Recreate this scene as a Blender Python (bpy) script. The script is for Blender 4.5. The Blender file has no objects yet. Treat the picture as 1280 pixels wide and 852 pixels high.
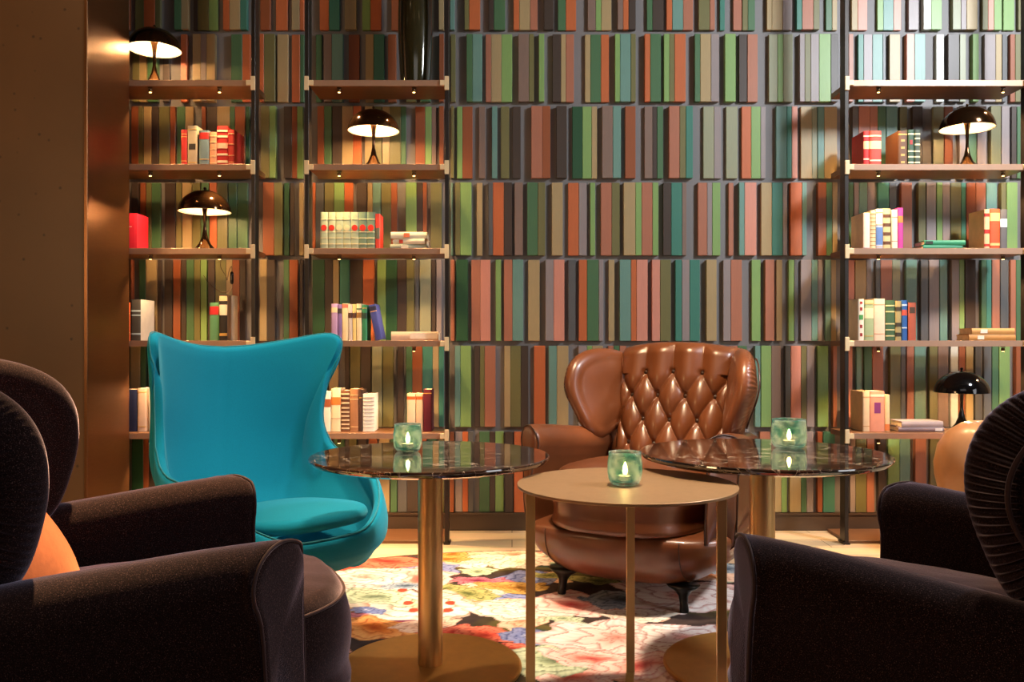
import bpy, bmesh, math, random
import numpy as np
from mathutils import Vector, Matrix, noise
PI = math.pi
random.seed(7)
SC = bpy.context.scene
COL = SC.collection
CH = 1.03; F = 1080.0            # camera height, focal length in pixels of a 1280 wide frame

def PX(px, Y): return (px - 640) / F * Y
def PZ(py, Y): return CH - (py - 426) / F * Y

# ------------------------------------------------------------------ materials
def lin(c):
    r = []
    for v in c[:3]:
        v = v / 255.0
        r.append(v / 12.92 if v <= 0.04045 else ((v + 0.055) / 1.055) ** 2.4)
    return (r[0], r[1], r[2], 1.0)

def mat(name, col, rough=0.5, metal=0.0, sheen=0.0, sheen_rough=0.4, sheen_tint=(255, 255, 255), coat=0.0, spec=0.5,
        var=0.0, vscale=20.0, bump=0.0, bscale=200.0, bdist=0.002, stretch=(1, 1, 1), aniso=0.0):
    m = bpy.data.materials.new(name); m.use_nodes = True
    nt = m.node_tree; b = nt.nodes['Principled BSDF']
    c = lin(col)
    b.inputs['Base Color'].default_value = c
    b.inputs['Roughness'].default_value = rough
    b.inputs['Metallic'].default_value = metal
    b.inputs['Specular IOR Level'].default_value = spec
    b.inputs['Sheen Weight'].default_value = sheen
    b.inputs['Sheen Roughness'].default_value = sheen_rough
    b.inputs['Sheen Tint'].default_value = lin(sheen_tint)
    b.inputs['Coat Weight'].default_value = coat
    b.inputs['Coat Roughness'].default_value = 0.08
    b.inputs['Anisotropic'].default_value = aniso
    tc = nt.nodes.new('ShaderNodeTexCoord'); mp = nt.nodes.new('ShaderNodeMapping')
    mp.inputs['Scale'].default_value = stretch
    nt.links.new(tc.outputs['Object'], mp.inputs['Vector'])
    n = nt.nodes.new('ShaderNodeTexNoise'); n.inputs['Scale'].default_value = vscale; n.inputs['Detail'].default_value = 4
    nt.links.new(mp.outputs['Vector'], n.inputs['Vector'])
    if var <= 0: var = 0.04
    rp = nt.nodes.new('ShaderNodeValToRGB')
    rp.color_ramp.elements[0].position = 0.3; rp.color_ramp.elements[1].position = 0.7
    rp.color_ramp.elements[0].color = tuple(v * (1 - var) for v in c[:3]) + (1,)
    rp.color_ramp.elements[1].color = tuple(min(1, v * (1 + var)) for v in c[:3]) + (1,)
    nt.links.new(n.outputs['Fac'], rp.inputs['Fac']); nt.links.new(rp.outputs['Color'], b.inputs['Base Color'])
    if bump > 0:
        n2 = nt.nodes.new('ShaderNodeTexNoise'); n2.inputs['Scale'].default_value = bscale; n2.inputs['Detail'].default_value = 3
        nt.links.new(mp.outputs['Vector'], n2.inputs['Vector'])
        bp = nt.nodes.new('ShaderNodeBump'); bp.inputs['Strength'].default_value = bump; bp.inputs['Distance'].default_value = bdist
        nt.links.new(n2.outputs['Fac'], bp.inputs['Height']); nt.links.new(bp.outputs['Normal'], b.inputs['Normal'])
    return m

def emit(name, col, s):
    m = bpy.data.materials.new(name); m.use_nodes = True
    b = m.node_tree.nodes['Principled BSDF']
    b.inputs['Base Color'].default_value = lin(col)
    b.inputs['Emission Color'].default_value = lin(col); b.inputs['Emission Strength'].default_value = s
    return m

# ------------------------------------------------------------------ mesh helpers
class MB:
    def __init__(self): self.v = []; self.f = []; self.m = []
    def add(self, vs, fs, mi=0):
        o = len(self.v); self.v += [tuple(p) for p in vs]
        for f in fs: self.f.append(tuple(i + o for i in f)); self.m.append(mi)
    def box(self, x0, x1, y0, y1, z0, z1, mi=0):
        vs = [(x0,y0,z0),(x1,y0,z0),(x1,y1,z0),(x0,y1,z0),(x0,y0,z1),(x1,y0,z1),(x1,y1,z1),(x0,y1,z1)]
        self.add(vs, [(0,3,2,1),(4,5,6,7),(0,1,5,4),(1,2,6,5),(2,3,7,6),(3,0,4,7)], mi)
    def cbox(self, x0, x1, y0, y1, z0, z1, c=0.002, mi=0):
        # box whose 12 edges are chamfered: three stacked octagon-free rings
        X = (x0, x1); Y = (y0, y1); Z = (z0, z1); vs = []; idx = {}
        for i in (0,1):
            for j in (0,1):
                for k in (0,1):
                    sx, sy, sz = (1-2*i)*c, (1-2*j)*c, (1-2*k)*c
                    idx[(i,j,k,'x')] = len(vs); vs.append((X[i], Y[j]+sy, Z[k]+sz))
                    idx[(i,j,k,'y')] = len(vs); vs.append((X[i]+sx, Y[j], Z[k]+sz))
                    idx[(i,j,k,'z')] = len(vs); vs.append((X[i]+sx, Y[j]+sy, Z[k]))
        g = lambda i,j,k,a: idx[(i,j,k,a)]
        fs = []
        for i in (0,1): fs.append([g(i,0,0,'x'),g(i,1,0,'x'),g(i,1,1,'x'),g(i,0,1,'x')])
        for j in (0,1): fs.append([g(0,j,0,'y'),g(1,j,0,'y'),g(1,j,1,'y'),g(0,j,1,'y')])
        for k in (0,1): fs.append([g(0,0,k,'z'),g(1,0,k,'z'),g(1,1,k,'z'),g(0,1,k,'z')])
        for j in (0,1):
            for k in (0,1): fs.append([g(0,j,k,'y'),g(1,j,k,'y'),g(1,j,k,'z'),g(0,j,k,'z')])
        for i in (0,1):
            for k in (0,1): fs.append([g(i,0,k,'x'),g(i,1,k,'x'),g(i,1,k,'z'),g(i,0,k,'z')])
        for i in (0,1):
            for j in (0,1): fs.append([g(i,j,0,'x'),g(i,j,1,'x'),g(i,j,1,'y'),g(i,j,0,'y')])
        for i in (0,1):
            for j in (0,1):
                for k in (0,1): fs.append([g(i,j,k,'x'),g(i,j,k,'y'),g(i,j,k,'z')])
        self.add(vs, fs, mi)
    def loft(self, rings, cap0=True, cap1=True, closed=True, mi=0):
        n = len(rings[0]); o = len(self.v)
        vs = [p for r in rings for p in r]; fs = []
        for a in range(len(rings)-1):
            for i in range(n if closed else n-1):
                j = (i+1) % n
                fs.append((a*n+i, a*n+j, (a+1)*n+j, (a+1)*n+i))
        if cap0:
            c = sum((Vector(p) for p in rings[0]), Vector()) / n; k = len(vs); vs.append(c)
            for i in range(n): fs.append((i, k, (i+1) % n))
        if cap1:
            c = sum((Vector(p) for p in rings[-1]), Vector()) / n; k = len(vs); vs.append(c)
            b = (len(rings)-1)*n
            for i in range(n): fs.append((b+i, b+(i+1) % n, k))
        self.add(vs, fs, mi)
    def lathe(self, prof, c=(0,0,0), n=32, mi=0, cap0=True, cap1=True):
        rings = [[(c[0]+r*math.cos(2*PI*i/n), c[1]+r*math.sin(2*PI*i/n), c[2]+z) for i in range(n)] for r, z in prof]
        self.loft(rings, cap0, cap1, True, mi)
    def tube(self, pts, r, n=8, closed=False, mi=0):
        pts = [Vector(p) for p in pts]; N = len(pts); rings = []
        up = Vector((0,0,1)); prev = None
        for i, p in enumerate(pts):
            a = pts[(i-1) % N] if (closed or i > 0) else p
            b = pts[(i+1) % N] if (closed or i < N-1) else p
            t = (b-a).normalized() if (b-a).length > 1e-9 else Vector((0,0,1))
            if prev is None:
                s = t.cross(up)
                if s.length < 1e-3: s = t.cross(Vector((1,0,0)))
            else: s = prev - t*prev.dot(t)
            s.normalize(); prev = s; u = s.cross(t)
            rr = r[i] if isinstance(r, (list, tuple)) else r
            rings.append([p + s*rr*math.cos(2*PI*k/n) + u*rr*math.sin(2*PI*k/n) for k in range(n)])
        if closed: rings.append(rings[0]); self.loft(rings, False, False, True, mi)
        else: self.loft(rings, True, True, True, mi)
    def build(self, name, mats, parent=None, smooth=True, fix=True, merge=False, sharp=None):
        me = bpy.data.meshes.new(name); me.from_pydata([tuple(p) for p in self.v], [], self.f)
        if not isinstance(mats, (list, tuple)): mats = [mats]
        for m in mats: me.materials.append(m)
        me.polygons.foreach_set('material_index', self.m)
        if fix or merge:
            bm = bmesh.new(); bm.from_mesh(me)
            if merge: bmesh.ops.remove_doubles(bm, verts=bm.verts, dist=1e-5)
            bmesh.ops.recalc_face_normals(bm, faces=bm.faces); bm.to_mesh(me); bm.free()
        me.polygons.foreach_set('use_smooth', [smooth]*len(me.polygons))
        if sharp is not None and smooth: me.set_sharp_from_angle(angle=math.radians(sharp))
        o = bpy.data.objects.new(name, me); COL.objects.link(o)
        if parent is not None: o.parent = parent
        return o

def tag(o, label=None, cat=None, group=None, kind=None):
    if label: o['label'] = label
    if cat: o['category'] = cat
    if group: o['group'] = group
    if kind: o['kind'] = kind
    return o
def thing(name, label, cat, loc=(0,0,0), rz=0, group=None):
    o = bpy.data.objects.new(name, None); o.empty_display_size = 0.1; COL.objects.link(o)
    o.location = loc; o.rotation_euler = (0,0,rz)
    return tag(o, label, cat, group)
def copy_tree(o, parent=None, matmap=None):
    c = o.copy(); COL.objects.link(c)
    if parent is not None: c.parent = parent
    if matmap and c.type == 'MESH' and any(s.name in matmap for s in c.data.materials):
        c.data = c.data.copy()
        for i, s in enumerate(c.data.materials):
            if s.name in matmap: c.data.materials[i] = matmap[s.name]
    for ch in list(o.children): copy_tree(ch, c, matmap)
    return c
def cr(pts, n, closed=False):
    """Catmull-Rom through the points, n samples per span."""
    P = [Vector(p) for p in pts]; N = len(P); out = []
    for i in range(N if closed else N-1):
        p0 = P[(i-1) % N] if closed or i > 0 else P[0]*2-P[1]
        p1 = P[i]; p2 = P[(i+1) % N]
        p3 = P[(i+2) % N] if closed or i+2 < N else P[-1]*2-P[-2]
        for k in range(n):
            t = k/n
            out.append(0.5*((2*p1)+(p2-p0)*t+(2*p0-5*p1+4*p2-p3)*t*t+(3*p1-p0-3*p2+p3)*t*t*t))
    if not closed: out.append(P[-1])
    return out
def sstep(a, b, x):
    t = max(0.0, min(1.0, (x-a)/(b-a))); return t*t*(3-2*t)
def slab(outline, T, re, crown, mapf, ne=5, ni=8, disp=None, crown_back=None):
    """thick cushion: outline in (u,v), rounded rim of radius re, faces at +-T plus crown; mapf(u,v,w)->xyz"""
    mb = MB(); n = len(outline); cx = sum(p[0] for p in outline)/n; cy = sum(p[1] for p in outline)/n
    L = [math.hypot(p[0]-cx, p[1]-cy) for p in outline]
    def ring(kind, k, side):
        r = []
        for i, p in enumerate(outline):
            e = min(re, L[i]*0.8)/L[i]
            if kind == 'e':
                a = k/ne*PI/2; s = 1-(1-math.cos(a))*e; w = T*math.sin(a)
            else:
                s0 = 1-e; s = s0*(1-k/ni)
                cb = crown if side > 0 or crown_back is None else crown_back
                q = s/s0; w = T + cb*(1-q*q)
            u = cx+(p[0]-cx)*s; v = cy+(p[1]-cy)*s; w *= side
            if disp: w += disp(u, v, w, side, s, i/n)
            r.append(mapf(u, v, w))
        return r
    rings = [ring('i', k, -1) for k in range(ni-1, 0, -1)] + [ring('e', k, -1) for k in range(ne, 0, -1)] + [ring('e', 0, 1)] \
          + [ring('e', k, 1) for k in range(1, ne+1)] + [ring('i', k, 1) for k in range(1, ni)]
    mb.loft(rings)
    return mb

# ------------------------------------------------------------------ palette of the wall slats
PAL = {'O':(182,98,56),'R':(162,104,80),'S':(200,134,114),'U':(140,78,46),'T':(162,140,100),'V':(108,104,64),'W':(140,142,114),
       'G':(72,106,72),'K':(38,76,48),'L':(122,154,90),'E':(102,138,126),'H':(62,118,102),'M':(124,102,90),'N':(138,126,124),
       'B':(66,54,46),'C':(86,86,86),'P':(196,196,186)}
KEYS = list(PAL)
slat_mats = [mat('painted_slat_'+k, PAL[k], rough=0.42, var=0.05, vscale=60, stretch=(6,6,0.3), spec=0.45) for k in KEYS]
m_wall = mat('taupe_wall_paint', (114,110,109), rough=0.55, var=0.05, vscale=3, bump=0.1, bscale=90)
m_base = mat('dark_brown_baseboard', (70,54,42), rough=0.4, var=0.1, vscale=5, stretch=(.3,1,1))
m_floor = None

WALL_Y = 4.72; SLAT_Y = 4.67
ROWS = [(-75,35),(40.5,125.5),(131,221.5),(227,318.5),(324,426),(432,534),(540,641)]
def parse(x0, s):
    out = []
    for t in s.split():
        a, b = t.split('-'); c = b[-1]; b = b[:-1]
        out.append((x0+float(a)/3.873, x0+float(b)/3.873, c))
    return out
A=[];B=[];C_=[];D=[];E=[];Fr=[];G=[]
A += parse(0,'640-683V 683-738O 738-765V 835-870G 870-905T 925-945B 945-1000V 1000-1045L 1073-1105O 1105-1157T 1157-1190H')
B += parse(0,'630-665V 665-700T 705-755G 775-810B 865-897O 925-965T 965-993N 993-1035T 1110-1165G 1165-1205O')
C_+= parse(0,'622-657U 657-680V 683-720T 722-755B 757-810V 812-838U 845-885G 885-925T 965-987U 990-1040B 1040-1103T 1103-1127G 1127-1178U 1180-1200K')
D += parse(0,'627-660B 665-692U 695-720V 722-765G 785-838B 840-868V 870-918T 920-960V 962-1000G 1003-1040O 1040-1092V 1095-1138G 1140-1190G')
E += parse(0,'622-632O 660-692G 692-748T 750-770B 785-825B 828-865U 867-892B 893-930G 930-960V 962-992L 996-1030B 1032-1085V 1085-1115T 1115-1150U 1150-1180B')
Fr+= parse(0,'622-670T 672-698G 715-750R 770-800B 812-850G 850-890V 905-950U 960-985T 1000-1050G 1060-1110B 1115-1150T 1155-1190K')
G += parse(0,'630-685K 685-712U 715-760B 775-810U 812-850B 870-930V 935-970G 985-1040B 1050-1100T 1110-1180U')
A += parse(300,'0-22G 90-140U 165-223O 243-282T 282-303O 380-425O 425-477H 503-560T 587-627L 627-680O 728-770U 790-840G 850-880T 960-985T 1015-1037E 1085-1108V 1108-1162O 1203-1228B 1228-1284G')
B += parse(300,'0-43O 90-110O 110-165V 173-227T 243-283O 283-303G 360-390G 400-440M 440-495E 520-573U 603-643T 643-695H 713-753U 800-850V 870-920G 962-985U 1018-1042V 1095-1125G 1125-1172E 1188-1215R 1215-1265T 1265-1318L')
C_+= parse(300,'95-137V 137-168L 205-245B 245-270U 270-298L 370-403U 403-440G 443-490B 490-543T 543-583O 600-640T 645-682V 685-720T 720-775V 775-800G 845-893U 893-925L 925-948M 962-985U 1020-1035V 1048-1075L 1075-1125U 1155-1187M 1218-1245E')
D += parse(300,'105-160U 160-200V 205-230K 235-255B 280-300T 345-360O 360-400C 403-450V 450-500L 500-543O 558-610B 612-637T 637-677E 680-727V 727-757U 800-853L 853-883B 883-903U 920-975V 1018-1030E 1040-1065V 1065-1120L 1145-1173T')
E += parse(300,'90-125T 125-165B 203-230G 230-273U 285-300B 345-405K 405-445B 445-475T 478-527H 527-590B 590-645O 660-703L 703-757K 757-803B 803-840V 845-863C 868-922W 925-945B 948-975N 1018-1038R 1045-1103K 1118-1162R 1162-1212S')
Fr+= parse(300,'100-150V 160-190B 205-240G 240-290T 345-380U 385-420B 425-470T 500-525B 527-578V 578-630B 635-685W 688-740V 760-790B 800-830G 830-880U 880-930H 930-960T 960-985H 1038-1065E 1065-1118L 1133-1160B 1160-1183V 1183-1237R')
G += parse(300,'95-140U 145-180B 200-240G 245-290T 345-390B 400-440U 450-500G 520-560V 570-610B 620-660U 670-720T 725-757G 760-805C 805-860B 865-900O 905-950G 955-985V 1015-1035U 1040-1075N 1075-1103O 1103-1130C 1157-1208G 1208-1235B 1235-1275L')
A += parse(600,'162-190O 190-243T 243-280R 310-358B 378-417G 417-468O 523-563M 563-590L 590-640T 668-695M 695-722O 722-757B 812-840G 840-895B 907-935O 935-988E 988-1037R 1063-1118V 1118-1143R 1168-1193H 1233-1275R')
B += parse(600,'185-237M 237-262V 285-312L 352-393B 393-417T 417-457R 510-537T 537-588G 588-628O 655-680L 680-732E 732-757V 800-827O 827-880G 893-920L 920-945V 945-1000O 1043-1070G 1070-1122T 1122-1162N 1190-1243L 1260-1300B')
C_+= parse(600,'100-142V 157-198B 248-302R 302-342U 370-422B 448-498K 498-543L 543-570T 592-645M 645-685E 705-757U 800-840M 840-862B 862-892G 918-970R 970-1000V 1000-1035H 1087-1140W 1140-1175N 1198-1255W 1272-1300U')
D += parse(600,'40-62C 62-115O 115-155B 167-208M 228-280G 280-317V 348-402T 428-480O 480-520N 535-560L 587-640R 640-680V 697-755T 755-785L 785-838R 838-867L 890-930B 930-983H 983-1005M 1060-1105R 1105-1130N 1130-1170L 1210-1235R 1257-1310H')
E += parse(600,'75-102L 115-157R 157-210E 233-290T 317-357N 357-410S 428-465C 480-520O 520-577G 577-600N 625-655T 678-733E 733-760O 760-815S 835-875S 875-927V 950-982H 982-1020N 1020-1070H 1100-1150T 1183-1220N 1220-1275R')
Fr+= parse(600,'117-147T 147-198V 198-235B 262-318O 333-373E 373-430T 478-520N 520-545L 545-598T 623-650R 650-678G 678-712R 755-785T 785-830E 850-890S 890-930G 960-1010B 1040-1080T 1080-1130R 1150-1190L 1215-1255R 1255-1300G')
G += parse(600,'0-45G 47-73B 73-115L 120-160B 165-220O 240-290V 300-340G 360-410B 430-470T 480-530R 560-600G 620-670M 690-740T 760-800L 820-870U 890-930B 950-1000H 1020-1060T 1080-1130R 1150-1200V 1215-1260G')
A += parse(950,'40-65T 65-118T 118-165N 183-210H 210-265R 265-295V 330-360G 360-385T 455-485T 485-532S 580-610L 610-660E 660-697S 730-780N 800-838P 838-890L 943-983W 983-1010N 1010-1063T 1090-1118V 1118-1147S 1147-1185L 1195-1250L 1265-1290V')
B += parse(950,'50-93W 93-120L 120-167W 198-223N 223-252V 252-293N 293-350L 350-385B 437-460R 485-512H 512-555N 555-605E 605-620C 637-690T 718-757S 757-810E 865-903P 920-975B 980-1010W 1040-1070L 1100-1155N 1155-1185T 1187-1207C 1225-1250U 1250-1290V')
C_+= parse(950,'0-15L 15-40N 85-138E 138-162H 162-190S 207-262T 262-288W 290-322E 322-385T 455-485C 485-540R 540-578R 578-618G 622-677E 690-727V 750-800B 853-905W 907-950U 975-1010N 1020-1062G 1065-1110N 1128-1178V 1180-1220N 1235-1260B 1262-1290G')
D += parse(950,'12-65T 65-118H 118-140N 153-210O 210-233E 287-328U 328-357G 357-382T 437-460G 462-487N 487-527E 527-565N 582-637H 637-673C 692-745R 775-812V 815-862N 865-893L 893-930N 938-990V 990-1013H 1015-1060U 1062-1110R 1112-1165E 1178-1203V 1205-1258L')
E += parse(950,'0-15L 30-75R 88-117T 147-175L 175-190C 207-260N 260-290E 290-310N 327-355E 355-380T 437-470S 473-527T 527-553N 573-597C 597-653R 653-693W 718-772E 790-827C 830-880N 882-920E 937-975N 975-1000L 1003-1055B 1085-1110G 1110-1135H 1137-1175R 1178-1215C 1230-1257R 1257-1290G')
Fr+= parse(950,'10-60L 60-107M 128-155C 155-205S 205-232V 232-270N 287-340L 360-380R 435-460S 477-503E 517-555G 557-610R 638-690V 690-715C 722-758R 760-815E 832-872V 873-925M 938-975P 978-1010U 1013-1050T 1055-1085C 1100-1138C 1140-1172G 1175-1228L 1250-1290U')
G += parse(950,'5-55R 67-110T 110-137L 150-205T 205-232G 232-265N 285-310U 312-370H 443-470N 470-523V 525-562R 580-618B 633-690L 690-742E 760-815R 838-885V 900-940G 960-1010T 1020-1060U 1080-1130H 1150-1190R 1210-1260B')
A += [(930,937,'V'),(937,946,'G')]; B += [(936,949,'R')]; C_ = [t for t in C_ if not 926 < t[0] < 952]+[(929,941,'O'),(941,953,'L'),(953,959.5,'N')]
D = [t for t in D if not 922 < t[0] < 940]+[(925,932,'E'),(932,947,'S')]; E = [t for t in E if not 948 < t[0] < 952]+[(941.5,953,'L')]; Fr += [(945,952,'E')]
def extend(row, seed):
    rnd = random.Random(seed)
    row = sorted(row)
    x = row[-1][1] + 8
    while x < 1640:
        for k in range(rnd.choice((1,2,3))):
            w = rnd.choice((7,10,13)); row.append((x, x+w, rnd.choice('ORSTVWGLEHMNB'))); x += w
        x += rnd.choice((5,8,11))
    x = min(r[0] for r in row) - 6
    while x > 20:
        w = rnd.choice((7,10,13)); row.append((x-w, x, rnd.choice('OUTVGBKTM'))); x -= w + rnd.choice((0,0,6,9))
    return sorted(row)

# ------------------------------------------------------------------ the room
ROOM_L, ROOM_R, ROOM_B, ROOM_T = -3.4, 4.6, -2.4, 3.45
def struct(name, mb, m, parent=None, smooth=False, **k):
    o = mb.build(name, m, parent, smooth=smooth, **k)
    if parent is None: o['kind'] = 'structure'
    return o
mb = MB(); mb.box(ROOM_L-.1, ROOM_R+.1, WALL_Y, WALL_Y+.12, 0, ROOM_T)
wall_back = struct('wall_back', mb, m_wall)
for ri, (row, seed) in enumerate(zip((A,B,C_,D,E,Fr,G), range(7))):
    row = extend(row, seed); mb = MB(); rnd = random.Random(50+ri)
    y0, y1 = ROWS[ri]; z1 = PZ(y0, SLAT_Y); z0 = PZ(y1, SLAT_Y)
    # blocks of touching strips share their depth
    last = None; dep = .04
    for (a, b, c) in row:
        if last is None or a - last > 1.0: dep = rnd.choice((.018,.024,.031))
        xa = PX(max(a, last) if last is not None and a < last else a, SLAT_Y); xb = PX(b, SLAT_Y)
        if xb - xa > .006:
            mb.cbox(xa+.0006, xb-.0006, SLAT_Y+.050-dep+rnd.uniform(0,.0015), WALL_Y+.002, z0, z1, .0016, KEYS.index(c))
        last = b
    mb.build('slat_row', slat_mats, wall_back, smooth=False)
# second tall row right up to the ceiling
mb = MB(); mb.box(ROOM_L, ROOM_R, 4.69, WALL_Y+.001, 0.003, PZ(643,4.69)); mb.box(ROOM_L, ROOM_R, 4.682, WALL_Y+.001, PZ(643,4.69), PZ(641,4.68))
struct('baseboard_back', mb, m_base)

def floor_material():
    m = bpy.data.materials.new('pale_oak_floor'); m.use_nodes = True; nt = m.node_tree; b = nt.nodes['Principled BSDF']
    tc = nt.nodes.new('ShaderNodeTexCoord'); mp = nt.nodes.new('ShaderNodeMapping')
    br = nt.nodes.new('ShaderNodeTexBrick'); br.inputs['Scale'].default_value = 1.0
    br.inputs['Brick Width'].default_value = 1.6; br.inputs['Row Height'].default_value = .16; br.inputs['Mortar Size'].default_value = .0025
    br.inputs['Color1'].default_value = lin((226,200,164)); br.inputs['Color2'].default_value = lin((212,186,150)); br.inputs['Mortar'].default_value = lin((120,98,74))
    n = nt.nodes.new('ShaderNodeTexNoise'); n.inputs['Scale'].default_value = 6; n.inputs['Detail'].default_value = 8
    mp2 = nt.nodes.new('ShaderNodeMapping'); mp2.inputs['Scale'].default_value = (.6, 9, 1)
    mx = nt.nodes.new('ShaderNodeMix'); mx.data_type = 'RGBA'; mx.blend_type = 'MULTIPLY'; mx.inputs[0].default_value = .35
    nt.links.new(tc.outputs['Object'], mp.inputs[0]); nt.links.new(mp.outputs[0], br.inputs['Vector'])
    nt.links.new(tc.outputs['Object'], mp2.inputs[0]); nt.links.new(mp2.outputs[0], n.inputs['Vector'])
    nt.links.new(br.outputs['Color'], mx.inputs[6]); nt.links.new(n.outputs['Color'], mx.inputs[7])
    nt.links.new(mx.outputs[2], b.inputs['Base Color']); b.inputs['Roughness'].default_value = .42
    return m
mb = MB(); mb.box(ROOM_L-.1, ROOM_R+.1, ROOM_B-.1, WALL_Y+.12, -.1, 0); struct('floor', mb, floor_material())
m_ceil = mat('dark_ceiling_paint', (84,72,62), rough=.8)
mb = MB(); mb.box(ROOM_L-.1, ROOM_R+.1, ROOM_B-.1, WALL_Y+.12, ROOM_T, ROOM_T+.1); struct('ceiling', mb, m_ceil)
m_side = mat('warm_taupe_side_wall', (96,80,64), rough=.7)
mb = MB(); mb.box(ROOM_R, ROOM_R+.1, ROOM_B, WALL_Y, 0, ROOM_T); struct('wall_right', mb, m_side)
mb = MB(); mb.box(ROOM_L-.1, ROOM_L, ROOM_B, WALL_Y, 0, ROOM_T); struct('wall_left', mb, m_side)
mb = MB(); mb.box(ROOM_L-.1, ROOM_R+.1, ROOM_B-.1, ROOM_B, 0, ROOM_T); struct('wall_front', mb, m_side)
# the brown pier at the left: front face plaster-like leather panel, flank of brushed bronze
def pier_material():
    m = mat('speckled_brown_wall_panel', (90,60,32), rough=.5, var=.12, vscale=2.2, bump=.08, bscale=160)
    nt = m.node_tree; b = nt.nodes['Principled BSDF']; src = b.inputs['Base Color'].links[0].from_socket
    tc = nt.nodes['Texture Coordinate']
    v = nt.nodes.new('ShaderNodeTexVoronoi'); v.inputs['Scale'].default_value = 14; v.inputs['Randomness'].default_value = 1
    nt.links.new(tc.outputs['Object'], v.inputs['Vector'])
    r = nt.nodes.new('ShaderNodeValToRGB'); r.color_ramp.elements[0].position = .05; r.color_ramp.elements[1].position = .13
    r.color_ramp.elements[0].color = (.35,.3,.25,1); r.color_ramp.elements[1].color = (1,1,1,1)
    nt.links.new(v.outputs['Distance'], r.inputs['Fac'])
    mx = nt.nodes.new('ShaderNodeMix'); mx.data_type = 'RGBA'; mx.blend_type = 'MULTIPLY'; mx.inputs[0].default_value = 1
    nt.links.new(src, mx.inputs[6]); nt.links.new(r.outputs['Color'], mx.inputs[7]); nt.links.new(mx.outputs[2], b.inputs['Base Color'])
    return m
m_pier = pier_material()
m_bronze_panel = mat('brushed_bronze_panel', (120,80,50), rough=.34, metal=.85, var=.06, vscale=30, stretch=(1,.4,8), bump=.05, bscale=300)
PXR = PX(108, 3.93)
mb = MB(); mb.box(ROOM_L+.001, PXR, 3.93, 4.355, 0.0, ROOM_T-.001); pier = struct('wall_pier', mb, m_pier)
mb = MB(); mb.cbox(PXR-.01, PXR+.006, 3.926, 4.357, 0.001, ROOM_T-.002, .002); mb.build('bronze_panel', m_bronze_panel, pier, smooth=False)

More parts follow.
